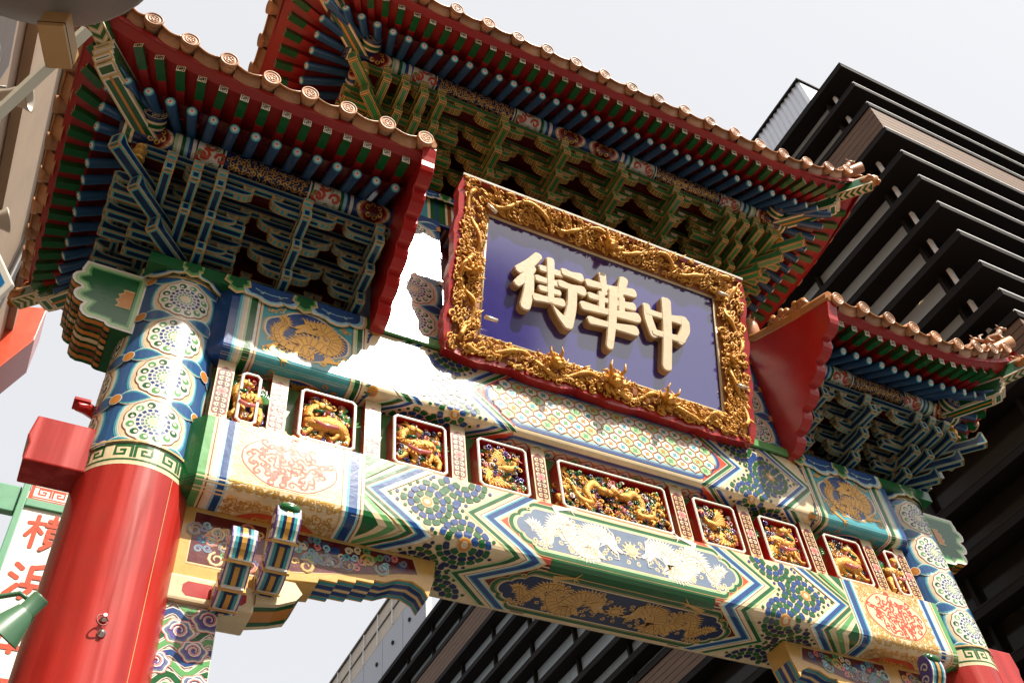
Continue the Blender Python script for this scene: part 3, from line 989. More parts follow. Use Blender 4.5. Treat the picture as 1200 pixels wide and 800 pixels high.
def bracket_set(kit, M, n, parent, arms=True, noses=None, half=0):
    k = KIT[kit]
    if noses is None: noses = range(n)
    if n not in k['heads']:
        k['heads'][n] = k['head'](n * STEP + .13)
    if not arms:
        b = inst("bracket_set", k['heads'][n], parent, M @ Matrix.Translation((0, 0, .06 + RISE * n)))
        for j in noses:
            inst("bracket_nose", k['nose'][j], b, Matrix.Translation((0, 0, RISE * (j - n) - .01)))
        return b
    b = inst("bracket_set", k['base'], parent, M)
    if arms:
        for j in range(0, n):
            H = Matrix.Translation((half * .11, 0, 0)) @ Matrix.Diagonal((.62 if half else 1, 1, 1, 1))
            inst("bracket_arm", k['short'], b, Matrix.Translation((0, -STEP * j, .06 + RISE * max(j, .35))) @ H)
            inst("bracket_arm", k['long'], b, Matrix.Translation((0, -STEP * j - .001, .06 + RISE * (j + 1))) @ H)
        inst("bracket_arm", k['top'], b, Matrix.Translation((0, -STEP * n, .06 + RISE * n)) @ H)
    for j in noses:
        inst("bracket_nose", k['nose'][j], b, Matrix.Translation((0, 0, .05 + RISE * j)))
    inst("bracket_head", k['heads'][n], b, Matrix.Translation((0, 0, .05 + RISE * n + .01)))
    return b

def tie_beams(kit, x0, x1, yb, zb, n, parent, axis='x'):
    k = KIT[kit]
    for j in range(1, n + 1):
        zt = zb + .06 + RISE * (j + 1) + (.155 if j < n else .02)
        L = x1 - x0
        mb = MB().box(0, L, -.034, .034, 0, .10, 0)
        me = outlined(mb, "tie_beam", k['mats'], k['W'], .03)
        if axis == 'x':
            inst("tie_beam", me, parent, Matrix.Translation((x0, yb - STEP * j, zt)))
        else:
            inst("tie_beam", me, parent, Matrix.Translation((yb + STEP * j * (1 if yb > 0 else -1), x0, zt)) @ Matrix.Rotation(math.pi / 2, 4, 'Z'))

# ------------------------------------------------------------------ rafters, tiles, eaves
def fret_end(P, c, h, col, layer):
    """square scroll fret painted on a rafter end"""
    q = h * .78
    P.rect(c[0] - h, c[0] + h, c[1] - h, c[1] + h, 'cream', layer)
    for s in (-1, 1):
        pts = [(c[0] + s * q * x, c[1] + s * q * y) for x, y in ((-.9, -.9), (-.9, .9), (.25, .9), (.25, .3), (-.4, .3), (-.4, -.35))]
        P.rib(pts, h * .20, col, layer + 1)
        pts = [(c[0] + s * q * x, c[1] + s * q * y) for x, y in ((.0, 0), (.5, 0), (.5, .5), (.9, .5))]
        P.rib(pts, h * .18, col, layer + 1)
RAFT = {}
def rafter_meshes():
    # flying rafter along +Y inward from its end face at y=0; red behind, green in front
    mb = MB()
    h = .037
    mb.box(-h, h, 0, .20, -h, h, 0)
    mb.box(-h + .001, h - .001, .20, .50, -h + .001, h - .001, 1)
    P = Paint(plane_map((0, 0, 0), (1, 0, 0), (0, 0, 1), (0, -1, 0)))
    fret_end(P, (0, 0), h * .98, 'black', 0)
    me = mb.mesh("flying_rafter", [C['green'], C['rafter_red']] + P.mats)
    bm = bmesh.new(); bm.from_mesh(me)
    vs = [bm.verts.new(v) for v in P.v]
    for f, m_ in zip(P.f, P.m):
        try:
            ff = bm.faces.new([vs[i] for i in f]); ff.material_index = 2 + m_
        except ValueError: pass
    bm.to_mesh(me); bm.free()
    RAFT['fly'] = me
    mb = MB()
    r = .046
    mb.lathe([(r * .93, 0), (r, .012), (r, .95)], 14, 'y', 0)
    for rr, y, m_ in ((r * .94, -.001, 1), (r * .72, -.003, 2), (r * .45, -.010, 3), (r * .22, -.013, 4)):
        mb.lathe([(rr * .8, y - .002), (rr, y), (rr, .004)], 14, 'y', m_)
    RAFT['round'] = mb.mesh("round_rafter", [C['rblue'], C['teal'], C['sky'], C['white'], C['verm']])
rafter_meshes()

def tile_meshes():
    # round end-cap disc facing -Y with raised ring and flower
    mb = MB()
    r = .079
    mb.lathe([(r * .97, .03), (r, .02), (r, -.012), (r * .95, -.017), (r * .84, -.017), (r * .80, -.011), (r * .62, -.011), (r * .58, -.015), (r * .50, -.015), (r * .46, -.011), (.001, -.013)], 24, 'y', 0)
    for k in range(5):
        a = k * math.pi / 2.5
        mb.ball((.26 * r * math.cos(a), -.012, .26 * r * math.sin(a)), .014, 0, 6, sc=(1, .3, 1))
    return mb.mesh("tile_cap", [TILE])
TCAP = tile_meshes()

class Run:
    """one straight eave: Q maps (s, o, z) to the world; corners at +ce / -ce flags"""
    def __init__(r, Q, s0, s1, sp, ce, op, oe, zp, hi=True, lo=False, lift=.5, llen=1.65, push=.0, rot=None):
        r.__dict__.update(locals())
    def lf(r, s):
        t = 0
        if r.hi: t = max(t, (s - (r.ce - r.llen)) / r.llen)
        if r.lo: t = max(t, (-s - (r.ce - r.llen)) / r.llen)
        return max(0, t)
    def L(r, s): return r.lift * min(1.15, r.lf(s)) ** 2
    def Oe(r, s): return r.oe + r.push * r.lf(s) ** 2
    def frac(r, s):
        """0 inside the purlin corner, rising to 1 at the eave corner"""
        t = 0
        if r.hi: t = max(t, (s - r.sp) / (r.ce - r.sp))
        if r.lo: t = max(t, (-s - r.sp) / (r.ce - r.sp))
        return max(0, t)
    def zs(r, s, o, kind):
        w = max(0, (o - r.op) / (r.oe - r.op))
        L = r.L(s) * (w if r.frac(s) <= 0 else max(w, .0))
        d = o - r.op
        if kind == 'blue': return r.zp + .155 - .70 * d + L
        if kind == 'fly': return r.zp + .125 - .25 * d + L
        if kind == 'tile': return r.zp + .13 + L
def mat_from_to(a, b, up_=Vector((0, 0, 1))):
    """matrix: local +Y from a to b, origin a"""
    y = (b - a).normalized()
    x = y.cross(up_).normalized()
    z = x.cross(y)
    return Matrix(((x.x, y.x, z.x, a.x), (x.y, y.y, z.y, a.y), (x.z, y.z, z.z, a.z), (0, 0, 0, 1)))

def build_eave(r, parent, raf, caps, ridge_o=0.0, tiles=True, mid=False):
    V = lambda s, o, z: Vector(r.Q(s, o, z))
    over = r.oe - r.op
    kb, kg = .53 * over, .815 * over                       # where round and flying rafters end
    def fan(s, o):
        """near a corner the rafters converge towards the purlin crossing"""
        q = 1 if s >= 0 else -1
        a = abs(s) if (r.lo or q > 0) else 0
        sf = r.sp - .45
        if not (r.hi and s > 0 or r.lo and s < 0) or a <= sf: return s
        w = min(1, max(0, (r.op + kb - o) / (kb + .3)))
        return q * (sf + (a - sf) * (1 - .62 * w))
    for s in raf:
        f = r.frac(s)
        ofs = r.push * r.lf(s) ** 2
        if f < .72:
            o1 = r.op + kb + ofs * .6
            o0 = max(r.op - .42, r.op - .30 + f * over * .75)
            s0_ = fan(s, o0)
            a = V(s, o1, r.zs(s, o1, 'blue')); b = V(s0_, o0, r.zs(s, o0, 'blue') - (.0 if f <= 0 else .10 * f))
            M = mat_from_to(a, b)
            L = (b - a).length
            inst("round_rafter", RAFT['round'], parent, M @ Matrix.Diagonal((1, L / .95, 1, 1)))
        o1 = r.op + kg + ofs
        a = V(s, o1, r.zs(s, o1, 'fly')); o0 = r.op + .18
        b = V(s + (fan(s, r.op - .3) - s) * .55, o0, r.zs(s, o0, 'fly'))
        M = mat_from_to(a, b)
        sc = min(1.0, max(.30, (1 - f) * over / .42 * 0.9)) if f > .45 else 1
        inst("flying_rafter", RAFT['fly'], parent, M @ Matrix.Diagonal((1, sc, 1, 1)))
    # soffit boards
    S = [r.s0 + (r.s1 - r.s0) * k / 28 for k in range(29)]
    mb = MB()
    def grid(orow, kind, dz, m):
        vs = []; fs = []
        for s in S:
            f = r.frac(s)
            for o in orow:
                oo = max(o, r.op + f * over) if o < r.oe else o
                oo = min(oo, r.Oe(s))
                z = r.zs(s, oo, kind) + dz(o, s)
                vs.append(V(s, oo, z))
        m_ = len(orow)
        for i in range(len(S) - 1):
            for j in range(m_ - 1):
                fs.append((i * m_ + j, i * m_ + j + 1, (i + 1) * m_ + j + 1, (i + 1) * m_ + j))
        mb.add(vs, fs, m)
    grid([r.op - .5, r.op, r.op + kb * .98], 'blue', lambda o, s: .050, 1)
    grid([r.op + kb - .16, r.op + kg, r.oe - .085], 'fly', lambda o, s: .040 + (.045 if o > r.op + kg + .02 else 0), 0)
    # eave fascia under the tiles
    vs = []; fs = []
    for s in S:
        oo = r.Oe(s)
        z0 = r.zs(s, min(r.oe - .085, oo), 'fly') + .085
        vs += [V(s, oo - .095, z0 - .006), V(s, oo - .080, z0 - .004), V(s, oo - .080, z0 + .06), V(s, oo - .12, z0 + .06)]
    for i in range(len(S) - 1):
        for j in range(3):
            fs.append((i * 4 + j, i * 4 + j + 1, i * 4 + 4 + j + 1, i * 4 + 4 + j))
    mb.add(vs, fs, 0)
    mb.build("soffit_board", [C['rafter_red'], C['dred']], parent)
    if not tiles: return
    # roof sheet height above the eave
    def ztile(s, o, s_e=None):
        d = r.Oe(s) - o
        return r.zs(s, r.oe, 'tile') + .40 * d + .075 * d * d - r.L(s) * .55 * min(1, d / 1.2)
    def ostop(s):
        st_ = ridge_o
        if r.hi: st_ = max(st_, r.oe - (r.ce - s))
        if r.lo: st_ = max(st_, r.oe - (r.ce + s))
        return st_
    if mid: caps = [-caps[0]] + list(caps)
    n = len(caps)
    for i, s in enumerate(caps):
        oe = r.Oe(s)
        o_s = ostop(s)
        a = V(s, oe + .01, ztile(s, oe)); b = V(s, oe - .3, ztile(s, oe - .3))
        M = mat_from_to(a, Vector((b.x, b.y, a.z + (b.z - a.z) * .55)))
        if not (mid and i == 0): cap = inst("tile_cap", TCAP, parent, M @ Matrix.Translation((random.uniform(-.008, .008), random.uniform(-.008, .008), random.uniform(-.006, .006))) @ Matrix.Rotation(random.uniform(0, 6.28), 4, "Y") @ Matrix.Rotation(random.uniform(-.06, .06), 4, "X"))
        os_ = [oe - (oe - o_s) * k / 7 for k in range(8)]
        pts = [V(s, o, ztile(s, o)) for o in os_]
        if not (mid and i == 0) and (pts[0] - pts[-1]).length > .08:
            mbb = MB()
            pp = []; rr = []
            for k in range(len(pts) - 1):                  # stepped courses of cover tiles
                pp += [pts[k], pts[k].lerp(pts[k + 1], .93)]; rr += [.074, .068]
            mbb.tube(pp, rr, 12, 0)
            mbb.build("cover_tile", [TILE], parent)
        if i < n - 1:
            s2 = caps[i + 1]
            mbp = MB()
            vs = []; fs = []
            N = 8
            rows = [(0, 0), (0, 1), (1, 1), (2, 1), (3, 1)]
            for (row, topf) in rows:
                for k in range(N + 1):
                    t = k / N
                    ss = s + .065 + (s2 - s - .13) * t
                    sag = math.sin(math.pi * t)
                    oe2 = r.Oe(ss)
                    o = oe2 - .004 - (0, .012, .5, .99)[row] * (oe2 - ostop(ss)) - (.006 if row == 0 and topf else 0)
                    base = ztile(ss, o) + .015
                    z = base - .050 * sag - (.010 if topf else .105 - .02 * sag)
                    vs.append(V(ss, o + (-.095 if not topf else .012 if row == 0 else 0), z))
            for q in range(len(rows) - 1):
                for k in range(N):
                    fs.append((q * (N + 1) + k, q * (N + 1) + k + 1, (q + 1) * (N + 1) + k + 1, (q + 1) * (N + 1) + k))
            mbp.add(vs, fs, 0, True)
            # scalloped rim line under the lip
            mbp.tube([vs[N + 1 + k] for k in range(N + 1)], .010, 6, 1)
            mbp.build("pan_tile", [TILE, TILEO], parent)

def hip_rafter(Q, sp, ce, op, oe, zp, lift, parent, sgn=1, push=0):
    """two stacked hip beams under the roof corner with carved end and chevron underside"""
    a0 = Vector(Q(sp - .30, op - .30, zp + .03)); a1 = Vector(Q(sp + (ce - sp) * .70, op + (oe - op) * .70, zp + .10))
    M = mat_from_to(a1, a0)
    L = (a0 - a1).length
    prof = [(L, -.15), (L, .10), (0.0, .10), (-.012, .045), (.02, .02), (.0, -.02), (.04, -.045), (.03, -.08), (.085, -.105), (.09, -.13), (.20, -.15)]
    mb = MB().prism(prof, -.085, .085, 'x', 0)
    me = outlined(mb, "hip_beam", [C['green'], C['line'], C['white']], (.012, .014), .03)
    o = inst("hip_beam", me, parent, M)
    P = Paint(plane_map((0, 0, -.151), (1, 0, 0), (0, 1, 0), (0, 0, -1)))
    P.rect(-.012, .012, .2, L, 'orange', 0)
    P.build("painted_stripe", o)
    mb = MB()
    for k in range(4):
        mb.box(-.078, .078, .03 + k * .05, .042 + k * .05, -.106, .115, 0)
    b0 = Vector(Q(sp, op, zp + .10)); b1 = Vector(Q(ce - .02, oe + push - .02, zp + lift * .62))
    M = mat_from_to(b1, b0)
    L = (b0 - b1).length
    mb = MB().box(-.068, .068, 0, L, -.09, .09, 0)
    o = inst("hip_beam", outlined(mb, "hip_beam", [C['green'], C['line'], C['white']], (.010, .012), .03), parent, M)
    P = Paint(plane_map((0, 0, -.091), (1, 0, 0), (0, 1, 0), (0, 0, -1)))
    P.rect(-.06, .06, .01, .62, 'green', 0)
    for k in range(7):
        y = .02 + k * .085
        for dy, c_ in ((0, 'line'), (.016, 'white'), (.032, 'line')):
            P.poly([(-.058, y + dy), (0, y + dy + .05), (.058, y + dy), (.058, y + dy + .014), (0, y + dy + .064), (-.058, y + dy + .014)], c_, 1)
    P.build("painted_chevrons", o)
    # clay dragon-head sleeve on the tip
    mb = MB()
    mb.tube([(0, .12, 0), (0, .02, .01), (0, -.07, .03), (0, -.12, .07)], [.085, .095, .08, .03], 10, 0)
    for sx in (-1, 1):
        mb.ball((sx * .05, -.02, .085), .03, 0, 8)
        mb.tube([(sx * .04, .03, .09), (sx * .06, .08, .15), (sx * .05, .14, .17)], [.022, .018, .006], 6, 0)
        mb.tube([(sx * .07, -.05, .0), (sx * .10, .0, .03), (sx * .09, .06, .0)], [.015, .02, .01], 6, 0)
    mb.tube([(0, -.08, -.03), (0, -.13, -.02)], [.05, .02], 8, 0)
    mb.build("hip_dragon_head", [TILEO], parent, M=M)

def hip_ridge(Q, ce, oe, run, parent, ztile, reach, push=0, figs=True):
    """raised ridge over the hip with a few clay figures"""
    pts = []
    for k in range(9):
        d = .0 + reach * k / 8
        pts.append(Vector(Q(ce - d, oe + push * (1 - k / 8) - d, ztile(d) + .09)))
    mb = MB()
    mb.tube(pts, [.075] * 9, 8, 0)
    up_ = [p + Vector((0, 0, .09)) for p in pts[1:]]
    mb.tube(up_, [.05] * 8, 8, 0)
    o = mb.build("hip_ridge", [TILE], parent)
    if not figs: return
    for k, (d, kind) in enumerate(((.10, 0), (.34, 1), (.58, 0))):
        p = Vector(Q(ce - d, oe - d, ztile(d) + .20))
        q = Vector(Q(ce - d - .1, oe - d - .1, ztile(d) + .20))
        ang = math.atan2(p.y - q.y, p.x - q.x)
        M = Matrix.Translation(p) @ Matrix.Rotation(ang, 4, 'Z')
        f = MB()
        f.tube([(-.11, 0, .05), (-.05, 0, .075), (.04, 0, .08), (.08, 0, .12), (.10, 0, .16)], [.035, .05, .05, .04, .035], 8, 0)
        f.ball((.125, 0, .175), .04, 0, 8, sc=(1.2, .9, 1))
        f.tube([(.15, 0, .165), (.19, 0, .155)], [.026, .016], 6, 0)
        for sx in (-1, 1):
            f.tube([(.06, sx * .03, .07), (.07, sx * .035, .0), (.10, sx * .035, -.02)], [.022, .018, .015], 6, 0)
            f.tube([(-.08, sx * .03, .06), (-.07, sx * .04, .0), (-.03, sx * .04, -.02)], [.028, .02, .015], 6, 0)
            f.tube([(.11, sx * .02, .21), (.09, sx * .035, .25)], [.012, .004], 5, 0)
        f.tube([(-.11, 0, .05), (-.16, 0, .10), (-.14, 0, .17), (-.09, 0, .18)], [.022, .022, .018, .006], 6, 0)
        f.build("ridge_beast", [TILE], parent, M=M)

def purlin_paint(Q, s0, s1, op, zp, rad, parent, end=True):
    """round eave purlin with painted panels"""
    mb = MB()
    mb.tube([Q(s0, op, zp), Q(s1, op, zp)], rad, 24, 0)
    o = mb.build("eave_purlin", [C['blue']], parent)
    def f(u, v, h):        # u along, v arc length around, 0 = lower outer side (45 deg)
        a = v / rad - .7
        return Q(u, op + (rad + h) * math.cos(a), zp + (rad + h) * math.sin(a))
    vs = rad * 1.5
    P = Paint(f, (1, [vs * k / 6 for k in range(-6, 7)]))
    L = s1 - s0
    P.rect(s0, s1, -vs, vs, 'blue', 0)
    seg = [(0, .16, 'heart'), (.16, .24, 'x'), (.24, .33, 'scroll'), (.33, .69, 'panel'), (.69, .78, 'scroll'), (.78, .86, 'x'), (.86, 1.0, 'heart')]
    if L > 4: seg = [(a / 2 + k * .5, b / 2 + k * .5, c_) for k in (0, 1) for a, b, c_ in seg]
    for a, b, kind in seg:
        u0, u1 = s0 + L * a, s0 + L * b
        c = ((u0 + u1) / 2, 0)
        w = (u1 - u0) / 2
        if kind == 'heart':
            for k, c_ in ((1, 'line'), (.92, 'white'), (.8, 'verm'), (.68, 'dred')):
                P.poly([(c[0] + w * .9 * k * math.cos(t), vs * .8 * k * math.sin(t) * (1 - .25 * math.cos(2 * t))) for t in [6.283 * i / 20 for i in range(20)]], c_, 1 + int((1 - k) * 10))
            for k in range(6): P.curl((c[0] + w * .3 * math.cos(k), vs * .3 * math.sin(k)), .025, k, .7, .012, 'gold', 6, 8)
        elif kind == 'panel':
            P.rect(u0, u1, -vs, vs, 'green', 1)
            P.rect(u0 + .02, u1 - .02, -vs * .8, vs * .8, 'white', 2)
            P.rect(u0 + .035, u1 - .035, -vs * .66, vs * .66, 'navy', 3)
            scroll_grid(P, lambda u, v: True, u0 + .07, u1 - .06, -vs * .4, vs * .5, .060, .021, .0075, 'gold', 4)
        elif kind == 'x':
            for k in range(6):
                P.poly([(u0 + w * 2 * k / 6, -vs), (u0 + w * 2 * (k + 1) / 6, -vs), (u0 + w * 2 * (k + 1.8) / 6, vs), (u0 + w * 2 * (k + .8) / 6, vs)], ('white', 'blue', 'sky', 'green', 'white', 'pgreen')[k], 1)
        else:
            P.rect(u0, u1, -vs, vs, 'white', 1)
            for k in range(4):
                P.curl((c[0] + w * .5 * (-1) ** k, vs * (-.6 + .4 * k)), .05, k * 1.5, .8, .026, 'verm', 2, 9)
                P.curl((c[0] - w * .5 * (-1) ** k, vs * (-.5 + .35 * k)), .03, k * 1.5, -.8, .012, 'lgreen', 2, 9)
    P.build("painted_pattern", o)
    return o
def purlin_end(parent, p, rad, n_dir):
    """protruding round purlin end with patterned disc facing n_dir"""
    d = Vector(n_dir)
    M = mat_from_to(Vector(p), Vector(p) - d)
    mb = MB()
    mb.lathe([(rad * .96, 0), (rad, .006), (rad, .035)], 22, 'y', 0)
    mb.lathe([(rad, .035), (rad * 1.0, .06)], 22, 'y', 1)
    mb.lathe([(rad, .06), (rad, .10)], 22, 'y', 2)
    mb.lathe([(rad, .10), (rad, .125)], 22, 'y', 1)
    mb.lathe([(rad, .125), (rad, .3)], 22, 'y', 0)
    o = mb.build("purlin_end", [C['navy'], C['cream'], C['green']], parent, M=M)
    P = Paint(plane_map((0, 0, 0), (1, 0, 0), (0, 0, 1), (0, -1, 0)))
    P.disc((0, 0), rad * .92, 'cream', 0, 22)
    P.disc((0, 0), rad * .84, 'navy', 1, 22)
    scroll_grid(P, lambda u, v: math.hypot(u, v) < rad * .66, -rad, rad, -rad, rad, .05, .02, .010, 'cream', 2, 11)
    P.build("painted_disc", o)

# ---- one roof (front, outer end, back) -------------------------------------------------
def small_vase(parent, p):
    mb = MB().lathe([(.045, 0), (.06, .02), (.035, .04), (.055, .09), (.06, .13), (.035, .18), (.05, .20)], 14, 'z', 0)
    mb.build("corner_vase", [C['gold']], parent, loc=p)

def roof_block(sx, side):
    """side True: lower roof over one pillar (sx = -1 / 1); False: half of the main roof"""
    if side:
        sp, ce, op, oe, zp = 4.67, 5.44, .86, 1.725, 9.52
        zb, n, kit = 8.535, 3, 'blue'
        xin = 2.42
        raf = [2.54 + .185 * k for k in range(14)]
        caps = [2.417, 2.79, 3.155, 3.51, 3.865, 4.225, 4.575, 4.89, 5.17]
        sets = [2.56, 3.24, 4.0]
        xb = 3.98
        lift, push, llen = .50, .02, 1.65
        erange = 1.725
        nm = "side_roof"
    else:
        sp, ce, op, oe, zp = 2.83, 3.92, 1.09, 1.955, 12.18
        zb, n, kit = 11.03, 4, 'green'
        xin = 0.0
        raf = [.0925 + .185 * k for k in range(19)]
        caps = [.19 + .38 * k for k in range(9)] + [3.58]
        sets = [.39, 1.18, 1.965]
        xb = 1.91
        lift, push, llen = .42, .10, 1.65
        erange = 1.955
        nm = "main_roof"
    Qf = lambda s, o, z: (sx * s, -o, z)
    Qb = lambda s, o, z: (sx * s, o, z)
    Qe = lambda s, o, z: (sx * o, s, z)
    return dict(locals())

def finish_roof(B, root):
    sx = B['sx']; sp, ce, op, oe, zp = B['sp'], B['ce'], B['op'], B['oe'], B['zp']
    lift, push, llen = B['lift'], B['push'], B['llen']
    fr = Run(B['Qf'], B['xin'], ce, sp, ce, op, oe, zp, True, False, lift, llen, push)
    build_eave(fr, root, B['raf'], B['caps'], mid=(not B['side'] and sx > 0))
    # outer end: o runs along X, s along Y
    en = Run(B['Qe'], -oe, oe, op, oe, sp, ce, zp, True, True, lift, min(llen, oe - .25), push)
    m = 8
    raf_e = [(k + .5) * .185 * q for k in range(m + (1 if oe > 1.9 else 0)) for q in (-1, 1)]
    caps_e = sorted([0.0] + [(.365 * (k + 1)) * q for k in range(4) for q in (-1, 1)])
    en_stop = ce - oe
    build_eave(en, root, raf_e, caps_e, ridge_o=max(en_stop, ce - 1.6))
    bk = Run(B['Qb'], B['xin'], ce, sp, ce, op, oe, zp, True, False, lift, llen, push)
    build_eave(bk, root, B['raf'][-8:], B['caps'], mid=(not B['side'] and sx > 0))
    for Q in (B['Qf'], B['Qb']):
        hip_rafter(Q, sp, ce, op, oe, zp, lift, root, 1, push)
        def zt(d, zp=zp): return zp + .13 + lift * max(0, 1 - d / llen) ** 2 * (1 - .55 * min(1, d / 1.2)) + .40 * d + .075 * d * d
        hip_ridge(Q, ce, oe, None, root, zt, oe, push, figs=(Q is B['Qf']))
    # purlins
    purlin_paint(B['Qf'], B['xin'], sp + .10, op, zp, .105, root)
    purlin_paint(B['Qb'], B['xin'], sp + .10, op, zp, .105, root)
    purlin_paint(lambda s, o, z: (sx * o, s, z), -op - .05, op + .05, sp, zp + .004, .105, root)
    for Yd in (-1, 1):
        purlin_end(root, (sx * sp, Yd * (op + .24), zp + .02), .112, (0, Yd, 0))
    purlin_end(root, (sx * (sp + .24), -op, zp + .0), .112, (sx, 0, 0))

def brackets_for(B, root):
    sx, n, kit, zb, xb = B['sx'], B['n'], B['kit'], B['zb'], B['xb']
    yb = -.17
    for x in B['sets']:
        bracket_set(kit, Matrix.Translation((sx * x, yb, zb)), n, root, half=(sx if x == 2.56 else 0))
    tie_beams(kit, min(sx * B['xin'], sx * B['sp']), max(sx * B['xin'], sx * B['sp']), yb, zb, n, root)
    xl = B['sets'][-1]
    for q, dx in enumerate((.21, .43, .65)[:n - 1]):
        bracket_set(kit, Matrix.Translation((sx * (xl + dx), yb, zb)), n, root, arms=False, noses=range(q + 1, n))
    # outer end sets, pointing along X
    Rz = Matrix.Rotation(math.pi / 2 * sx, 4, 'Z')
    for y in (-.17, .17):
        bracket_set(kit, Matrix.Translation((sx * xb, y, zb)) @ Rz, n, root, arms=(y == 0.0 or True))
    for q, dy in enumerate((.21, .43, .65)[:n - 1]):
        for s_ in (-1, 1):
            bracket_set(kit, Matrix.Translation((sx * xb, s_ * (.17 + dy), zb)) @ Rz, n, root, arms=False, noses=range(q + 1, n))
    tie_beams(kit, -B['op'], B['op'], sx * xb, zb, n, root, 'y')
    # corner diagonals
    k = KIT[kit]
    for s_ in (-1, 1):
        Md = Matrix.Translation((sx * xb, s_ * .17, zb)) @ Matrix.Rotation(math.atan2(s_ * 1, sx * 1) + math.pi / 2, 4, 'Z')
        for j in range(n):
            inst("corner_bracket_nose", k['diag'][j], root, Md @ Matrix.Translation((0, 0, .055 + RISE * j)))
        tip = Md @ Vector((0, -n * STEP * 1.414 - .02, .06 + RISE * n + .02))
        if s_ < 0: small_vase(root, tip)
    # red boards behind the brackets and dark boarding over them
    mb = MB()
    x0, x1 = sorted((sx * B['xin'], sx * xb))
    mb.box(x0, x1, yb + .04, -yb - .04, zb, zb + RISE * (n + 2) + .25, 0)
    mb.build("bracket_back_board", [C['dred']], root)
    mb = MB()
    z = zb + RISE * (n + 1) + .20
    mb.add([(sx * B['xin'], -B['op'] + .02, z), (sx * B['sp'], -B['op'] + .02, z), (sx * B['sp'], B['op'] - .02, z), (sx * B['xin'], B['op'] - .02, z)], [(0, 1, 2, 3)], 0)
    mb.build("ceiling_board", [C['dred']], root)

def side_roof(sx):
    B = roof_block(sx, True)
    mb = MB()
    x0, x1 = sorted((sx * 2.43, sx * 5.0))
    mb.tube([(sx * 2.34, 0, 10.66), (sx * 3.74, 0, 10.66)], .10, 10, 0)
    mb.tube([(sx * 2.34, 0, 10.80), (sx * 3.74, 0, 10.80)], .07, 10, 0)
    root = mb.build("side_roof", [TILE], GATE)
    finish_roof(B, root)
    brackets_for(B, root)
    # red bargeboard closing the inner end, scalloped lower edge
    top = [(-1.70, 9.60), (-1.2, 9.80), (-.6, 10.08), (-.2, 10.36), (0, 10.52)]
    low = [(-1.66, 9.50)]
    p0, p1 = Vector((-1.64, 9.44)), Vector((-.45, 8.40))
    N = 6
    nx = Vector((-(p1 - p0).y, (p1 - p0).x)).normalized() * -1
    for i in range(N):
        a = p0.lerp(p1, i / N); b = p0.lerp(p1, (i + 1) / N)
        for k in range(0, 7):
            t = k / 6
            q = a.lerp(b, t) + nx * (.062 * math.sin(math.pi * t) ** .7)
            low.append((q.x, q.y))
    low += [(-.42, 8.385), (-.405, 8.385)]
    loop = [(y, z) for y, z in low] + [(-.405, 10.0), (-.2, 10.2), (0, 10.35)] + top[::-1]
    mb = MB().prism(loop, sx * 2.29, sx * 2.42, 'x', 0)
    bb = mb.build("bargeboard", [C['red']], root, bevel=.006)
    mb = MB()
    mb.tube([(sx * 2.33, y - .02, z + .035) for y, z in top], .035, 8, 0)
    mb.tube([(sx * 2.36, y, z + .10) for y, z in top], .062, 10, 0)
    mb.build("verge_tile", [TILEO], root)
    # carved crest on the verge ridge and ridge-end ornament
    mb = MB()
    for k in range(7):
        t = k / 6
        y, z = -1.32 + .42 * t, 9.93 + .20 * t
        mb.ball((sx * 2.36, y, z + .05 + .04 * math.sin(k * 2.1)), .05, 0, 8, sc=(.7, 1, 1.25))
    mb.tube([(sx * 2.36, -1.40, 9.84), (sx * 2.36, -1.37, 9.98), (sx * 2.36, -1.28, 10.03), (sx * 2.36, -1.25, 9.96)], [.05, .05, .035, .02], 8, 0)
    mb.tube([(sx * 2.36, -1.0, 10.0), (sx * 2.36, -.9, 10.17), (sx * 2.36, -.8, 10.16)], [.06, .05, .02], 8, 0)
    mb.build("verge_crest", [TILEO], root)
    mb = MB()
    pth = spline([(.02, -.02), (-.12, .1), (-.16, .28), (-.02, .40), (.12, .34), (.10, .22), (.02, .24)], 5)
    mb.tube([(sx * 2.40, -.36 + a, 10.22 + b) for a, b in pth], [.11 - .075 * i / (len(pth) - 1) for i in range(len(pth))], 10, 0)
    for k in range(6):
        a, b = pth[3 + k * 3]
        mb.tube([(sx * 2.40, -.36 + a, 10.22 + b), (sx * 2.40, -.36 + a - .11, 10.26 + b + .03)], [.04, .006], 6, 0)
    mb.build("ridge_dragon_fish", [TILE], root)
for sx in (-1, 1):
    side_roof(sx)
mb = MB()
mb.tube([(-2.0, 0, 13.45), (2.0, 0, 13.45)], .13, 10, 0)
mb.tube([(-2.0, 0, 13.65), (2.0, 0, 13.65)], .09, 10, 0)
mroot = mb.build("main_roof", [TILE], GATE)
for sx in (-1, 1):
    B = roof_block(sx, False)
    finish_roof(B, mroot)
    brackets_for(B, mroot)
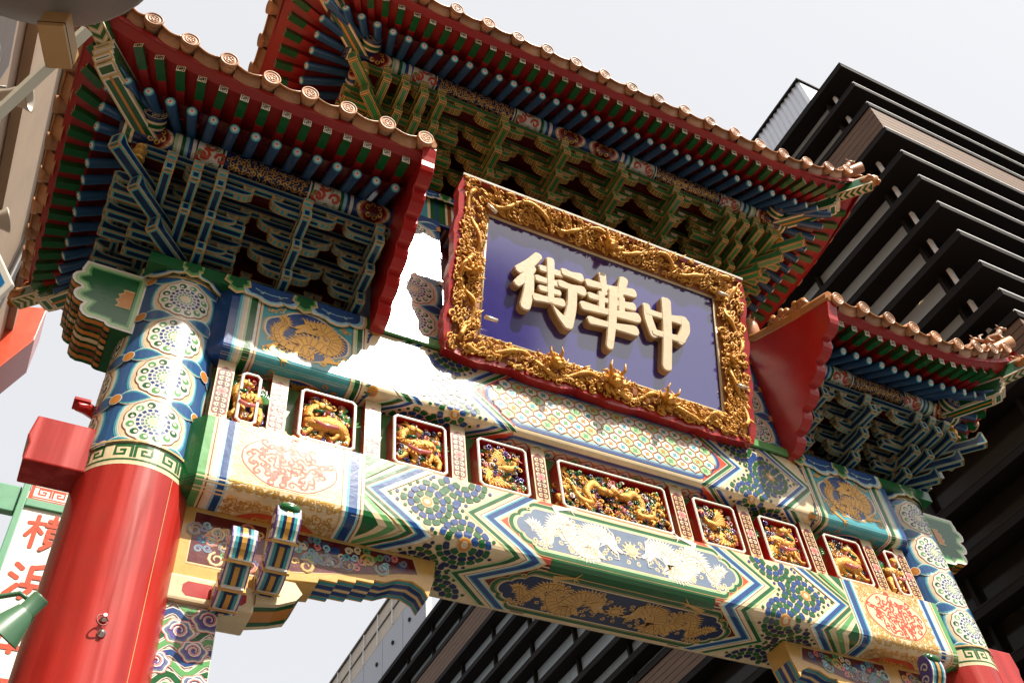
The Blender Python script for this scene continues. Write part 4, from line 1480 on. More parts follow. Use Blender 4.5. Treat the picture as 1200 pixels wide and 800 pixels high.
# ------------------------------------------------------------------ centre bay: posts, recessed panel, head beam
for sx in (-1, 1):
    x0, x1 = sorted((sx * 1.67, sx * 2.285))
    po = MB().box(x0, x1, -.41, .41, 8.50, 10.52, 0).build("centre_post", [C['blue']], GATE, bevel=.01)
    c = (x0 + x1) / 2
    P = Paint(plane_map((0, -.411, 0), (1, 0, 0), (0, 0, 1), (0, -1, 0)), lim=(x0, x1, 8.50, 10.52))
    zs = [8.74 + .46 * k for k in range(4)]
    for z in zs:
        for s_, col, ly in ((1.16, 'teal', 1), (1.10, 'sky', 2), (1.05, 'white', 3), (1.0, 'cream', 4)):
            P.poly(super_e((c, z), .232, .222, 2.5, 28, s_), col, ly)
        medallion(P, (c, z), .192, 6)
    for z in [8.51] + [q + .23 for q in zs]:
        for su in (-1, 1):
            a = 0 if su < 0 else math.pi
            u = c + su * .307
            P.poly(lens((u, z), a, .27, .075), 'white', 6)
            P.poly(lens((u, z), a, .255, .064), 'teal', 7)
            P.poly(lens((u, z), a, .225, .048), 'blue', 8)
            P.disc((u, z), .046, 'orange', 9, 14)
    P.build("painted_pattern", po)
MB().box(-2.29, 2.29, -.46, .46, 8.402, 8.50, 0).build("post_ledge", [C['lgreen']], GATE, bevel=.008)
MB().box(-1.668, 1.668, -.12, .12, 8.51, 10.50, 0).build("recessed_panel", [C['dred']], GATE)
HB = MB().box(-2.30, 2.30, -.37, .37, 10.525, 10.97, 0).build("head_beam", [C['blue']], GATE, bevel=.03)
P = FlipPaint(plane_map((0, -.371, 10.53), (1, 0, 0), (0, 0, 1), (0, -1, 0)))
P2 = FlipPaint(plane_map((0, -.35, 10.524), (1, 0, 0), (0, 1, 0), (0, 0, -1)))
for fl in (1, -1):
    for q, H in ((P, .44), (P2, .5)):
        q.flip = fl
        sub_band(q, 1.30, 1.67, ((.05, 'cream'), (.05, 'teal'), (.06, 'blue'), (.03, 'sky'), (.03, 'white'), (.05, 'brown'), (.03, 'cream'), (.10, 'green')), .02, H - .02, 0)
        sub_band(q, 1.70, 2.28, ((.05, 'green'), (.03, 'cream'), (.3, 'teal'), (.03, 'cream'), (.1, 'blue')), .02, H - .02, 0)
        q.rect(0, 1.3, .03, H - .03, 'navy', 0)
        scroll_grid(q, lambda u, v: True, .04, 1.26, .07, H - .06, .08, .028, .013, 'gold', 1)
P.build("painted_pattern", HB); P2.build("painted_pattern", HB)
HP = MB().box(-2.42, 2.42, -.43, .43, 10.972, 11.03, 0).build("head_plate", [C['green']], GATE)
P = Paint(plane_map((0, -.431, 0), (1, 0, 0), (0, 0, 1), (0, -1, 0)))
cloud_edge(P, -2.4, 2.4, 11.028, .15, .40)
P.build("painted_cloud_edge", HP)

# ------------------------------------------------------------------ carved frieze between the beams
MB().box(-3.70, 3.70, -.19, .19, 6.932, 7.638, 0).build("frieze_back_board", [C['lgreen']], GATE)
def frieze_post(x):
    mb = MB().box(-.07, .07, -.30, -.192, 6.932, 7.636, 1)
    o = mb.build("frieze_post", [C['cream'], C['red']], GATE, loc=(x, 0, 0), bevel=.004)
    P = Paint(plane_map((0, -.3005, 0), (1, 0, 0), (0, 0, 1), (0, -1, 0)))
    P.rect(-.069, .069, 6.934, 7.634, 'cream', 0)
    c = (0, 7.29)
    for k, col, ly in ((1, 'verm', 1), (.95, 'dred', 2)):
        P.poly([(x_ * .058 * k, c[1] + z_ * .26 * k) for x_, z_ in ((-1, -.86), (-.5, -1), (0, -1.07), (.5, -1), (1, -.86), (1, .86), (.5, 1), (0, 1.07), (-.5, 1), (-1, .86))], col, ly)
    for k in range(-4, 5):
        z = c[1] + k * .058
        for s_ in (-1, 1):
            P.curl((s_ * .006, z - .02), .021, math.pi / 2 - s_ * .9, -s_ * .72, .011, 'line' if abs(k) > 1 else 'cream', 3, 8)
    for k in range(6):
        a = k * math.pi / 3
        P.poly(lens(c, a, .046, .017), 'pink', 4)
    P.disc(c, .014, 'verm', 5, 8)
    P.build("scroll_carving", o)
for x in (.745, 1.535, 2.315, 3.115, 3.56):
    for sx in (-1, 1): frieze_post(sx * x)

CM = [GILT, C['navy'], C['white'], C['green'], C['pink'], C['lgreen'], C['violet']]
def swirl(mb, x, z, r, m, y=-.02, w=.012, turn=1.1, a0=0.0, sg=1):
    pts = []
    for k in range(10):
        t = k / 9
        a = a0 + sg * turn * 2 * math.pi * t
        rr = r * (1 - .8 * t)
        pts.append((x + rr * math.cos(a), y - .02 * t, z + rr * math.sin(a)))
    mb.tube(pts, [w * (1 - .4 * k / 9) for k in range(10)], 6, m)
def cloud_row(mb, x0, x1, z, m, rnd, n=5):
    pts = [(x0 + (x1 - x0) * k / (2 * n), -.03, z + (.022 if k % 2 else -.012)) for k in range(2 * n + 1)]
    mb.tube(spline(pts, 3), .013, 6, m)
    mb.tube([(p[0], p[1] - .012, p[2] + .006) for p in spline(pts, 3)], .005, 5, 2)
def tuft(mb, x, z, a, L, m, n=6, sp=1.5):
    for k in range(n):
        b = a + sp * (k / (n - 1) - .5)
        mb.tube([(x, -.03, z), (x + L * .6 * math.cos(b), -.045, z + L * .6 * math.sin(b)), (x + L * math.cos(b + .25), -.03, z + L * math.sin(b + .25))], [.014, .012, .002], 5, m)
def beast(f, pose=0, small=False):
    mb = MB(); rnd = random.Random(pose)
    X = lambda x: x * f
    k = .62 if small else 1.0
    def tb(pts, rad, m=0): mb.tube([(X(x) * k, y, z) for x, y, z in pts], rad, 9, m)
    if pose == 0:      # lying beast, head turned back
        tb(spline([(-.14, -.02, -.02), (-.07, -.05, -.05), (.03, -.055, -.03), (.11, -.05, -.05), (.15, -.03, -.11)], 4), [.055, .06, .062, .064, .066, .066, .068, .07, .068, .066, .064, .062, .06, .056, .05, .045, .035])
        tb(spline([(-.13, -.04, .0), (-.12, -.05, .07), (-.07, -.06, .11)], 4), [.05, .05, .048, .047, .045, .043, .042, .04, .038])
        hx, hz = -.05, .115
    else:              # striding beast, head raised
        tb(spline([(-.12, -.03, .03), (-.04, -.05, .0), (.06, -.05, .02), (.12, -.04, -.02)], 4), [.045, .05, .055, .058, .058, .055, .054, .055, .058, .06, .056, .05, .042])
        tb(spline([(-.12, -.04, .03), (-.13, -.05, .09), (-.07, -.06, .13)], 4), [.042, .042, .04, .04, .038, .036, .036, .035, .034])
        hx, hz = -.06, .135
    mb.ball((X(hx) * k, -.07, hz), .042, 0, 10, sc=(1.15, .9, .95))
    tb([(hx + .02, -.08, hz - .005), (hx + .075, -.085, hz - .02)], [.03, .022])
    tb([(hx + .03, -.08, hz - .03), (hx + .065, -.08, hz - .045)], [.018, .012], 4)
    for s_ in (-1, 1):
        tb([(hx - .01, -.06, hz + .03), (hx - .05, -.06, hz + .07 + .015 * s_), (hx - .09, -.05, hz + .07 + .02 * s_)], [.012, .01, .003])
        mb.ball((X(hx + .025) * k, -.105, hz + .012 + .006 * s_), .008, 2, 6)
    tuft(mb, X(hx - .04) * k, hz - .02, 2.4 if f > 0 else .74, .09, 3, 7, 2.2)
    for lx, lz, ex, ez in ((-.10, -.05, -.15, -.15), (-.06, -.05, -.04, -.16), (.09, -.05, .05, -.15), (.13, -.06, .16, -.17)):
        tb([(lx, -.05, lz), ((lx + ex) / 2 + .02, -.06, (lz + ez) / 2), (ex, -.06, ez), (ex - .03, -.07, ez - .012)], [.034, .024, .018, .02])
    tuft(mb, X(.15) * k, .03, 1.0 if f > 0 else 2.1, .13, 5, 8, 1.8)
    tuft(mb, X(.16) * k, .06, 1.2 if f > 0 else 1.9, .09, 1, 6, 1.6)
    for i in range(5): tb([(-.08 + .045 * i, -.09, .02 - .01 * i), (-.07 + .045 * i, -.1, .06 - .01 * i)], [.012, .004], 4)
    for i in range(20):
        swirl(mb, rnd.uniform(-.18, .18) * k, rnd.uniform(-.17, .19), .036, rnd.choice((1, 1, 6, 5, 2, 4)), -.012, .010, 1.2, rnd.uniform(0, 6), rnd.choice((-1, 1)))
    for i in range(16 if not small else 8):
        t = rnd.random() * 6.28
        x_, z_ = .165 * k * math.cos(t) * rnd.uniform(.75, 1.05), .165 * math.sin(t) * rnd.uniform(.7, 1.1)
        swirl(mb, x_, z_, rnd.uniform(.018, .032), rnd.choice((2, 5, 4, 1, 0, 0)), -.045, .007, 1.3, rnd.uniform(0, 6), rnd.choice((-1, 1)))
    for i in range(14):
        x_ = -.10 + .2 * rnd.random(); z_ = rnd.uniform(-.07, .02)
        mb.ball((X(x_) * k, -.103, z_), .011, 0, 6, sc=(1, .6, 1))
    tb([(-.10, -.10, -.05), (-.02, -.112, -.085), (.08, -.11, -.07)], [.012, .016, .012], 4)
    tb([(-.11, -.09, .05), (-.06, -.10, .045), (-.03, -.10, .06)], [.014, .016, .01], 3)
    cloud_row(mb, -.18 * k, .18 * k, -.19, 1, rnd)
    cloud_row(mb, -.10 * k, .19 * k, -.155, 6, rnd, 4)
    return mb
def phoenix(f):
    mb = MB(); rnd = random.Random(12)
    X = lambda x: x * f
    def tb(pts, rad, m=0): mb.tube([(X(x), y, z) for x, y, z in pts], rad, 8, m)
    tb(spline([(-.06, -.03, .02), (.02, -.06, .0), (.09, -.06, .03), (.12, -.06, .09)], 4), [.022, .026, .030, .033, .036, .036, .034, .030, .026, .022, .020, .019, .019])
    mb.ball((X(.125), -.065, .115), .024, 0, 8)
    tb([(.14, -.07, .115), (.185, -.07, .105)], [.014, .003], 4)
    tuft(mb, X(.11), .13, 2.0 if f > 0 else 1.14, .06, 3, 5, 1.2)
    tuft(mb, X(.09), .06, .3 if f > 0 else 2.8, .07, 5, 6, 2.0)
    for i in range(7):      # raised wing
        a = 2.05 + .17 * i
        tb([(.03, -.06, .03), (.03 + .12 * math.cos(a), -.075 + .004 * i, .03 + .12 * math.sin(a)), (.03 + (.22 - .012 * i) * math.cos(a + .05), -.05, .03 + (.22 - .012 * i) * math.sin(a + .05))], [.02, .019, .006])
    for i in range(11):      # trailing tail plumes
        a = 3.25 + .17 * i
        tb(spline([(-.04, -.04, .0), (-.04 + .10 * math.cos(a), -.05, .10 * math.sin(a)), (-.04 + .19 * math.cos(a + .35), -.06, .19 * math.sin(a + .35))], 3), [.013, .013, .012, .012, .011, .014, .004])
    for i in range(9):
        x, z = rnd.uniform(-.14, .17), rnd.uniform(-.19, -.05)
        tuft(mb, X(x), z, rnd.uniform(0, 6.28), .05, rnd.choice((0, 0, 2, 4)), 7, 6.0)
    for i in range(7):
        swirl(mb, X(rnd.uniform(.0, .18)), rnd.uniform(-.14, .17), .028, rnd.choice((1, 6, 3)), -.01, .008, 1.2, rnd.uniform(0, 6), 1)
    return mb
def twin_dragons():
    mb = MB(); rnd = random.Random(21)
    for f in (-1, 1):
        X = lambda x: x * f
        pth = spline([(.12, -.06, .03), (.19, -.07, .09), (.26, -.06, .0), (.22, -.05, -.09), (.33, -.07, -.10), (.38, -.06, .02), (.44, -.06, .07), (.48, -.05, -.04), (.52, -.04, -.12)], 5)
        n = len(pth)
        mb.tube([(X(a), b, c) for a, b, c in pth], [.036 * (1.05 - .85 * (i / (n - 1)) ** 2) for i in range(n)], 9, 0)
        for i in range(2, n - 3, 2):
            a, b, c = pth[i]
            mb.tube([(X(a), b - .02, c + .02), (X(a + .018), b - .02, c + .065)], [.012, .002], 5, rnd.choice((0, 0, 3)))
        mb.ball((X(.105), -.08, .035), .042, 0, 9, sc=(1.2, .9, .9))
        mb.tube([(X(.08), -.09, .03), (X(.03), -.09, .015)], [.03, .02], 8, 0)
        tuft(mb, X(.14), .04, .5 if f > 0 else 2.64, .10, 5, 8, 2.4)
        for s_ in (-1, 1):
            mb.tube([(X(.11), -.07, .07), (X(.16), -.06, .13 + .02 * s_), (X(.22), -.05, .15 + .03 * s_), (X(.26), -.05, .13 + .03 * s_)], [.011, .01, .008, .003], 6, 5)
            mb.tube([(X(.05), -.09, .04), (X(.0), -.08, .10 + .02 * s_), (X(.03), -.07, .16)], [.007, .006, .002], 5, 2)
        for lx, lz in ((.2, -.02), (.3, -.12), (.42, .0), (.47, -.1)):
            ex, ez = lx + rnd.uniform(-.06, .06), lz - .07
            mb.tube([(X(lx), -.06, lz), (X(ex + .03), -.08, lz - .03), (X(ex), -.08, ez)], [.02, .016, .012], 6, 0)
            tuft(mb, X(ex), ez, -1.57, .045, 0, 4, 2.2)
        for i in range(16):
            swirl(mb, X(rnd.uniform(.05, .54)), rnd.uniform(-.19, .19), rnd.uniform(.022, .036), rnd.choice((1, 4, 4, 6, 5, 0)), -.012, .009, 1.2, rnd.uniform(0, 6), rnd.choice((-1, 1)))
        cloud_row(mb, X(.05), X(.54), -.195, 4, rnd, 7)
    mb.ball((0, -.08, .055), .038, 0, 12)
    tuft(mb, 0, .055, 1.57, .10, 0, 14, 6.2)
    return mb
def clutter(mb, w, h, n, seed):
    rnd = random.Random(seed)
    for i in range(n):
        x, z = rnd.uniform(-w, w), rnd.uniform(-h, h)
        swirl(mb, x, z, rnd.uniform(.014, .030), rnd.choice((0, 0, 0, 0, 2, 3, 5, 4, 1, 1, 6)), -rnd.uniform(.02, .075), rnd.uniform(.005, .008), 1.3, rnd.uniform(0, 6), rnd.choice((-1, 1)))
    for i in range(n // 3):
        tuft(mb, rnd.uniform(-w, w), rnd.uniform(-h, h), rnd.uniform(0, 6.28), rnd.uniform(.04, .07), rnd.choice((0, 0, 3, 5, 4, 2)), 4, 1.2)
def frieze_panel(x0, x1, art):
    w_ = (x1 - x0) / 2 / 1.12 - .05
    clutter(art, w_, .19, int(95 * w_ * 2 / .3), int(x0 * 37) % 97)
    z0, z1 = 6.985, 7.535
    w, h = (x1 - x0) / 2, (z1 - z0) / 2
    cx, cz = (x0 + x1) / 2, (z0 + z1) / 2
    ch = .035
    def loop(k): return [(-w + k, -h + ch + k * .4), (-w + ch + k * .4, -h + k), (w - ch - k * .4, -h + k), (w - k, -h + ch + k * .4), (w - k, h - ch - k * .4), (w - ch - k * .4, h - k), (-w + ch + k * .4, h - k), (-w + k, h - ch - k * .4)]
    mb = MB()
    A, Bq, D, E_ = loop(0), loop(.008), loop(.022), loop(.027)
    rings = [(A, -.192, 0), (A, -.336, 0), (Bq, -.345, 1), (D, -.345, 1), (E_, -.336, 0), (E_, -.215, 0)]
    vs = []; fs = []; ms = []
    for lp, y, m_ in rings: vs += [(cx + p[0], y, cz + p[1]) for p in lp]
    for i in range(5):
        for k in range(8):
            fs.append((i * 8 + k, i * 8 + (k + 1) % 8, i * 8 + 8 + (k + 1) % 8, i * 8 + 8 + k)); ms.append((0, 1, 1, 1, 0)[i])
    fs.append(tuple(range(40, 48))); ms.append(2)
    mb.add(vs, fs, ms)
    o = mb.build("frieze_panel", [C['red'], C['white'], C['dred']], GATE)
    a = art.build("carved_relief", CM, o)
    a.matrix_local = Matrix.Translation((cx, -.235, cz)) @ Matrix.Diagonal((1.12, 1.1, 1.16, 1))
frieze_panel(-3.44, -3.27, beast(1, 3, True)); frieze_panel(3.27, 3.44, beast(-1, 3, True))
frieze_panel(-2.95, -2.47, beast(1, 0)); frieze_panel(2.47, 2.95, beast(-1, 0))
frieze_panel(-2.15, -1.66, beast(1, 1)); frieze_panel(1.66, 2.15, beast(-1, 1))
frieze_panel(-1.375, -.885, phoenix(1)); frieze_panel(.885, 1.375, phoenix(-1))
frieze_panel(-.58, .58, twin_dragons())

# ------------------------------------------------------------------ beam ends outside the pillars
for sx in (-1, 1):
    prof = [(4.30, 8.39), (4.80, 8.39), (4.82, 8.28)]
    for (cx_, cz_, r_, a0, a1) in ((4.78, 8.17, .09, 1.2, -1.5), (4.73, 7.99, .09, 1.0, -1.2), (4.64, 7.84, .10, .6, -1.9), (4.48, 7.76, .06, -.4, -1.57)):
        for k in range(6):
            a = a0 + (a1 - a0) * k / 5
            prof.append((cx_ + r_ * math.cos(a), cz_ + r_ * math.sin(a)))
    prof += [(4.30, 7.69)]
    mb = MB().prism([(sx * x, z) for x, z in prof], -.25, .25, 'y', 0)
    me = outlined(mb, "beam_end", [C['green'], C['white'], C['pgreen'], C['lgreen']], (.022, .030, .018), .03)
    for p_ in me.polygons:
        if abs(p_.normal.y) < .5: p_.material_index = 0
    o = inst("beam_end", me, GATE)
    mb = MB()
    for k, m_ in enumerate((0, 1, 0, 2, 0, 1, 0)):
        y0 = -.235 + k * .068
        q = [(sx * (4.6 + (x - 4.6) * 1.008), 8.02 + (z - 8.02) * 1.008) for x, z in prof[2:-1]]
        mb.add([(x, y0, z) for x, z in q] + [(x, y0 + .04, z) for x, z in q], [(i, i + 1, len(q) + i + 1, len(q) + i) for i in range(len(q) - 1)], m_)
    mb.build("painted_stripe", [C['orange'], C['brown'], C['cream']], o)
    P = Paint(plane_map((0, -.2515, 0), (sx, 0, 0), (0, 0, 1), (0, -1, 0)))
    for k, c_ in ((1, 'line'), (.86, 'orange')):
        pts = [(4.38, 8.17), (4.47, 8.17), (4.46, 8.13), (4.50, 8.10), (4.48, 8.06), (4.51, 8.03), (4.48, 7.99), (4.50, 7.95), (4.38, 7.95)]
        P.poly([(4.38 + (x - 4.38) * k, 8.06 + (z - 8.06) * k) for x, z in pts], c_, int((1 - k) * 10))
    P.f = [f[::-1] for f in P.f] if sx < 0 else P.f
    P.build("painted_motif", o)
    prof = [(4.32, 6.30), (4.74, 6.30), (4.735, 6.44), (4.76, 6.52), (4.74, 6.70), (4.32, 6.70)]
    MB().prism([(sx * x, z) for x, z in prof], -.20, .06, 'y', 0).build("tie_beam_end", [PILLAR_RED], GATE, bevel=.012)
mb = MB()
mb.tube([(-4.34, .05, 7.03), (-4.46, .0, 7.05), (-4.53, -.03, 7.02)], [.045, .05, .035], 8, 0)
mb.box(-4.56, -4.44, -.06, .06, 7.06, 7.09, 0)
mb.build("rain_spout", [C['red']], GATE, bevel=.006)
# eye bolt, ring and seam on the red shaft
mb = MB()
p = Vector(cyl_map(-4, 0, PR)(.005, 5.107, 0))
mb.lathe([(.022, 0), (.022, -.012), (.012, -.016), (.012, -.05)], 12, 'y', 0, M=Matrix.Translation(p))
ring = [(p.x - .01 + .034 * math.cos(t), p.y - .045 + .01 * math.cos(t), p.z - .035 + .034 * math.sin(t)) for t in [6.283 * k / 16 for k in range(17)]]
mb.tube(ring, .005, 6, 1)
p = Vector(cyl_map(-4, 0, PR)(.012, 5.01, 0))
mb.lathe([(.026, 0), (.026, -.008), (.016, -.014), (.014, -.03), (.004, -.034)], 14, 'y', 0, M=Matrix.Translation(p))
mb.build("pillar_fitting", [mat('bright_steel', (.7, .7, .7), rough=.25, metal=.9), mat('rusty_ring', (.3, .06, .05), rough=.5)], GATE)
P = Paint(cyl_map(-4, 0, PR), None)
for k in range(40):
    z = 6.30 - k * .16
    P.rect(.232, .236, z - .16, z, 'line', 0)
P.build("cable_seam", GATE)

# ------------------------------------------------------------------ carved corner braces under the lower beam
def corner_brace(sx):
    prof = [(-3.66, 6.276), (-1.70, 6.276), (-1.72, 6.10), (-1.77, 5.93), (-1.81, 6.0), (-1.90, 6.045), (-2.02, 6.035), (-2.12, 5.985), (-2.20, 5.985), (-2.205, 5.955), (-2.34, 5.955), (-2.345, 5.925), (-2.48, 5.925), (-2.485, 5.895), (-2.62, 5.895), (-2.63, 5.86), (-2.9, 5.83), (-3.0, 5.70), (-3.66, 5.70)]
    S = [(-x * sx, z) for x, z in prof]
    if sx > 0: S = [(-x, z) for x, z in prof]
    else: S = [(x, z) for x, z in prof]
    mb = MB().prism(S, -.13, .13, 'y', 0)
    br = mb.build("corner_brace", [C['brass']], GATE, bevel=.004)
    # painted stripes under the curved edge
    mb = MB()
    low = [(s, z) for s, z in S[2:15]]
    for y0, y1, m_ in ((-.11, -.075, 0), (-.068, -.02, 1), (-.012, .012, 2), (.02, .068, 1), (.075, .11, 0)):
        vs = []
        for x, z in low: vs += [(x, y0, z - .0015), (x, y1, z - .0015)]
        mb.add(vs, [(2 * i, 2 * i + 1, 2 * i + 3, 2 * i + 2) for i in range(len(low) - 1)], m_)
    mb.build("painted_stripe", [C['teal'], C['blue'], C['cream']], br)
    P = FlipPaint(plane_map((0, -.1305, 0), (1, 0, 0), (0, 0, 1), (0, -1, 0)))
    P.flip = -1 if sx < 0 else 1
    for (a, b, zlo) in ((1.93, 2.86, None), (3.02, 3.52, 5.90)):
        if zlo is None:
            pts = [(2.88, 6.255), (1.88, 6.255), (1.84, 6.12), (2.0, 6.09), (2.18, 6.035), (2.45, 5.975), (2.70, 5.925), (2.88, 5.89)][::-1]
        else:
            pts = [(3.03, 5.80), (3.56, 5.80), (3.56, 6.25), (3.03, 6.25)]
        P.poly(pts, 'line', 0)
        cc = (sum(p[0] for p in pts) / len(pts), sum(p[1] for p in pts) / len(pts))
        P.poly([(cc[0] + (x - cc[0]) * .965, cc[1] + (z - cc[1]) * .93) for x, z in pts], 'dred', 1)
        rr = random.Random(4 if zlo else 6)
        okp = (lambda u, v: v < 6.20 and v > 6.265 - (.11 + .20 * (u - 1.9)) and u < 2.80 and u > 1.97) if zlo is None else (lambda u, v: 3.10 < u < 3.49 and 5.89 < v < 6.18)
        cols_ = ('teal', 'steel', 'lgreen', 'pink', 'cream', 'blue', 'sky', 'brass')
        k = 0
        for r_, w_, st_ in ((.058, .011, .115), (.030, .008, .062)):
            v = 5.84
            while v < 6.22:
                u = a + .02
                while u < b:
                    if okp(u, v):
                        a0 = rr.uniform(0, 6.28); sg = rr.choice((-1, 1)); cl = cols_[rr.randrange(len(cols_))]
                        P.curl((u, v), r_, a0, sg * .95, w_ * 1.75, 'brass' if r_ > .04 else cl, 2 + k % 2, 12)
                        if r_ > .04: P.curl((u, v), r_, a0, sg * .95, w_, cl, 4 + k % 2, 12)
                    u += st_ * rr.uniform(.85, 1.15); k += 1
                v += st_ * .8
    P.build("scroll_carving", br)
    # lower block against the pillar
    X = lambda x: x * sx
    a, b = sorted((X(3.68), X(3.06)))
    blk = MB().box(a, b, -.15, .15, 5.50, 5.698, 0).build("brace_block", [C['cream'], C['red']], GATE, bevel=.02)
    P = FlipPaint(plane_map((0, -.1505, 0), (1, 0, 0), (0, 0, 1), (0, -1, 0)))
    P.flip = -1 if sx < 0 else 1
    P.poly([(3.12, 5.57), (3.15, 5.54), (3.52, 5.54), (3.55, 5.57), (3.55, 5.62), (3.52, 5.65), (3.15, 5.65), (3.12, 5.62)], 'red', 0)
    P.build("painted_slot", blk)
    # stepped striped boat under the two cloud arms
    mb = MB()
    for k, (y0, y1, m_) in enumerate(((-.16, -.12, 0), (-.12, -.07, 1), (-.07, .07, 2), (.07, .12, 1), (.12, .16, 0))):
        pr = [(X(2.80), 5.80), (X(2.74), 5.72), (X(2.78), 5.66 - .004 * k), (X(2.90), 5.60), (X(3.06), 5.57 - .003 * k), (X(3.06), 5.80)]
        mb.prism(pr, y0, y1, 'y', m_)
    mb.build("brace_boat", [C['cream'], C['green'], C['orange']], GATE)
    # coloured cloud carving running down the pillar
    a, b = sorted((X(3.66), X(3.28)))
    cb = MB().box(a, b, -.11, .11, 3.6, 5.498, 0).build("cloud_carving", [C['white']], GATE, bevel=.01)
    P = FlipPaint(plane_map((0, -.1105, 0), (1, 0, 0), (0, 0, 1), (0, -1, 0)), lim=None)
    P.flip = -1 if sx < 0 else 1
    P.lim = (3.287 if sx > 0 else -3.653, 3.653 if sx > 0 else -3.287, 3.62, 5.48)
    P.rect(3.285, 3.655, 3.61, 5.49, 'white', 0)
    for q in range(26):
        z = 5.56 - q * .075
        pts = [(3.26 + .42 * t / 12, z + .055 * math.sin(t * .85 + q * .13) + .03 * math.sin(t * .5)) for t in range(13)]
        P.rib(pts, .060, 'brown', 1 + q % 2)
        P.rib(pts, .052, 'white', 3 + q % 2)
        P.rib(pts, .036, ('green', 'lgreen', 'blue', 'lgreen')[q % 4], 5 + q % 2)
    rr = random.Random(8)
    for j in range(8):
        for i in range(2):
            u = 3.37 + i * .18 + (.05 if j % 2 else -.02) + rr.uniform(-.02, .02)
            zz = 5.40 - j * .235 - i * .11
            R_ = .092 + rr.uniform(-.012, .012)
            for k, c_ in ((1.08, 'pink'), (1.0, 'white'), (.86, 'steel'), (.70, 'violet')):
                P.poly([(u + R_ * k * math.cos(t) * (1 + .10 * math.cos(6 * t + j)), zz + R_ * .85 * k * math.sin(t) * (1 + .10 * math.cos(6 * t + j))) for t in [6.283 * q / 24 for q in range(24)]], c_, 7 + int((1.08 - k) * 10))
            P.curl((u + R_ * .55, zz), R_ * .55, 1.57, 1.15, .016, 'white', 13, 16)
            P.curl((u + R_ * .50, zz), R_ * .5, 1.57, 1.1, .006, 'pink', 14, 16)
    P.build("cloud_relief", cb)
    # two striped cloud arms reaching forward
    for (x, zc, L, big) in ((3.27, 5.53, .36, 0), (3.0, 5.72, .40, 1)):
        cols = (C['violet'], C['white'], C['teal'], C['navy'], C['gold'], C['navy'], C['teal'], C['white'], C['violet'])
        wid = (.010, .016, .022, .020, .034, .020, .022, .016, .010)
        x0 = X(x) - sum(wid) / 2
        path = spline([(.0, 0, .02), (-.16, 0, .03), (-.30, 0, .10), (-.40, 0, .24), (-.42, 0, .36)], 4)
        mb = MB()
        for k, w in enumerate(wid):
            top = []; bot = []
            for i, p in enumerate(path):
                t = i / (len(path) - 1)
                a_, b_ = path[max(0, i - 1)], path[min(len(path) - 1, i + 1)]
                d = Vector((b_[0] - a_[0], b_[2] - a_[2])).normalized()
                nrm = Vector((-d.y, d.x))
                th = (.085 - .02 * t + .014 * math.sin(t * 9)) * (1 - .03 * abs(k - 4))
                top.append((-.12 + p[0] * L / .42 - nrm.x * th, zc + p[2] * L / .42 - nrm.y * th)); bot.append((-.12 + p[0] * L / .42 + nrm.x * th, zc + p[2] * L / .42 + nrm.y * th))
            e = path[-1]
            cap = [(-.12 + e[0] * L / .42 + .062 * math.cos(q), zc + e[2] * L / .42 + .07 * math.sin(q)) for q in (2.6, 1.9, 1.2, .5)]
            mb.prism(bot + cap + top[::-1], x0, x0 + w, 'x', k)
            x0 += w
        ar = mb.build("cloud_arm", list(cols), GATE)
        hw = sum(wid) / 2 + .008
        mb = MB()
        for q in (2, 6, 10):
            p = path[q]; a_, b_ = path[q - 1], path[q + 1]
            d = Vector((0, b_[0] - a_[0], b_[2] - a_[2])).normalized()
            c0 = Vector((X(x), -.12 + p[0] * L / .42, zc + p[2] * L / .42))
            Mx = mat_from_to(c0, c0 + d)
            mb.box(-hw, hw, -.009, .009, -.097, .097, 0, M=Mx)
            mb.box(-hw * .8, hw * .8, .012, .022, -.096, .096, 2, M=Mx)
            mb.box(-hw * .45, hw * .45, -.03, -.014, -.096, .096, 1, M=Mx)
        for s_ in (-1, 1):
            for q in (3, 7, 11, 14):
                p = path[q]
                mb.tube([(X(x) + s_ * (hw - .008), -.12 + p[0] * L / .42 + .045 * math.cos(t) * (1 - t / 9), zc + p[2] * L / .42 + .045 * math.sin(t) * (1 - t / 9)) for t in [.7 * w_ for w_ in range(10)]], .008, 5, 2)
        if big:
            e_ = path[-1]
            for q in range(4):
                t = 2.7 - .75 * q
                mb.ball((X(x), -.12 + e_[0] * L / .42 + .055 * math.cos(t), zc + e_[2] * L / .42 + .055 * math.sin(t)), .045, 3, 10, sc=(hw / .045 * .9, 1, 1))
        mb.build("arm_band", [C['brass'], C['navy'], C['white'], C['green']], ar)
for sx in (-1, 1):
    corner_brace(sx)

# ------------------------------------------------------------------ the name plaque
PLQ = empty("name_plaque")
PLQ.matrix_world = Matrix(((1, 0, 0, 0), (0, -.2669, -.9638, -.57), (0, .9638, -.2669, 8.599), (0, 0, 0, 1)))   # local x = right, y = up the board, z = out of the board
tag(PLQ, "tilted dark blue name plaque with cream characters in a carved gilded frame", "plaque")
BLUEB = mat('plaque_blue_lacquer', (.022, .015, .19), rough=.13, var=.08, scale=3)
BLUEB.node_tree.nodes['Principled BSDF'].inputs['IOR'].default_value = 2.3
MB().box(-1.41, 1.41, -.01, 1.50, -.06, 0, 0).build("board", [BLUEB], PLQ)
W0, W1, V0, V1 = 1.403, 1.742, -.281, 1.806
iL = [(-W0, 0), (W0, 0), (W0, 1.491), (-W0, 1.491)]
oL = [(-W1, V0), (W1, V0), (W1, V1), (-W1, V1)]
oz = [.045, .045, .13, .13]
mb = MB()
vs = [(x, y, .02) for x, y in iL] + [(x, y, z - .03) for (x, y), z in zip(oL, oz)]
mb.add(vs, [(i, (i + 1) % 4, 4 + (i + 1) % 4, 4 + i) for i in range(4)], 0)
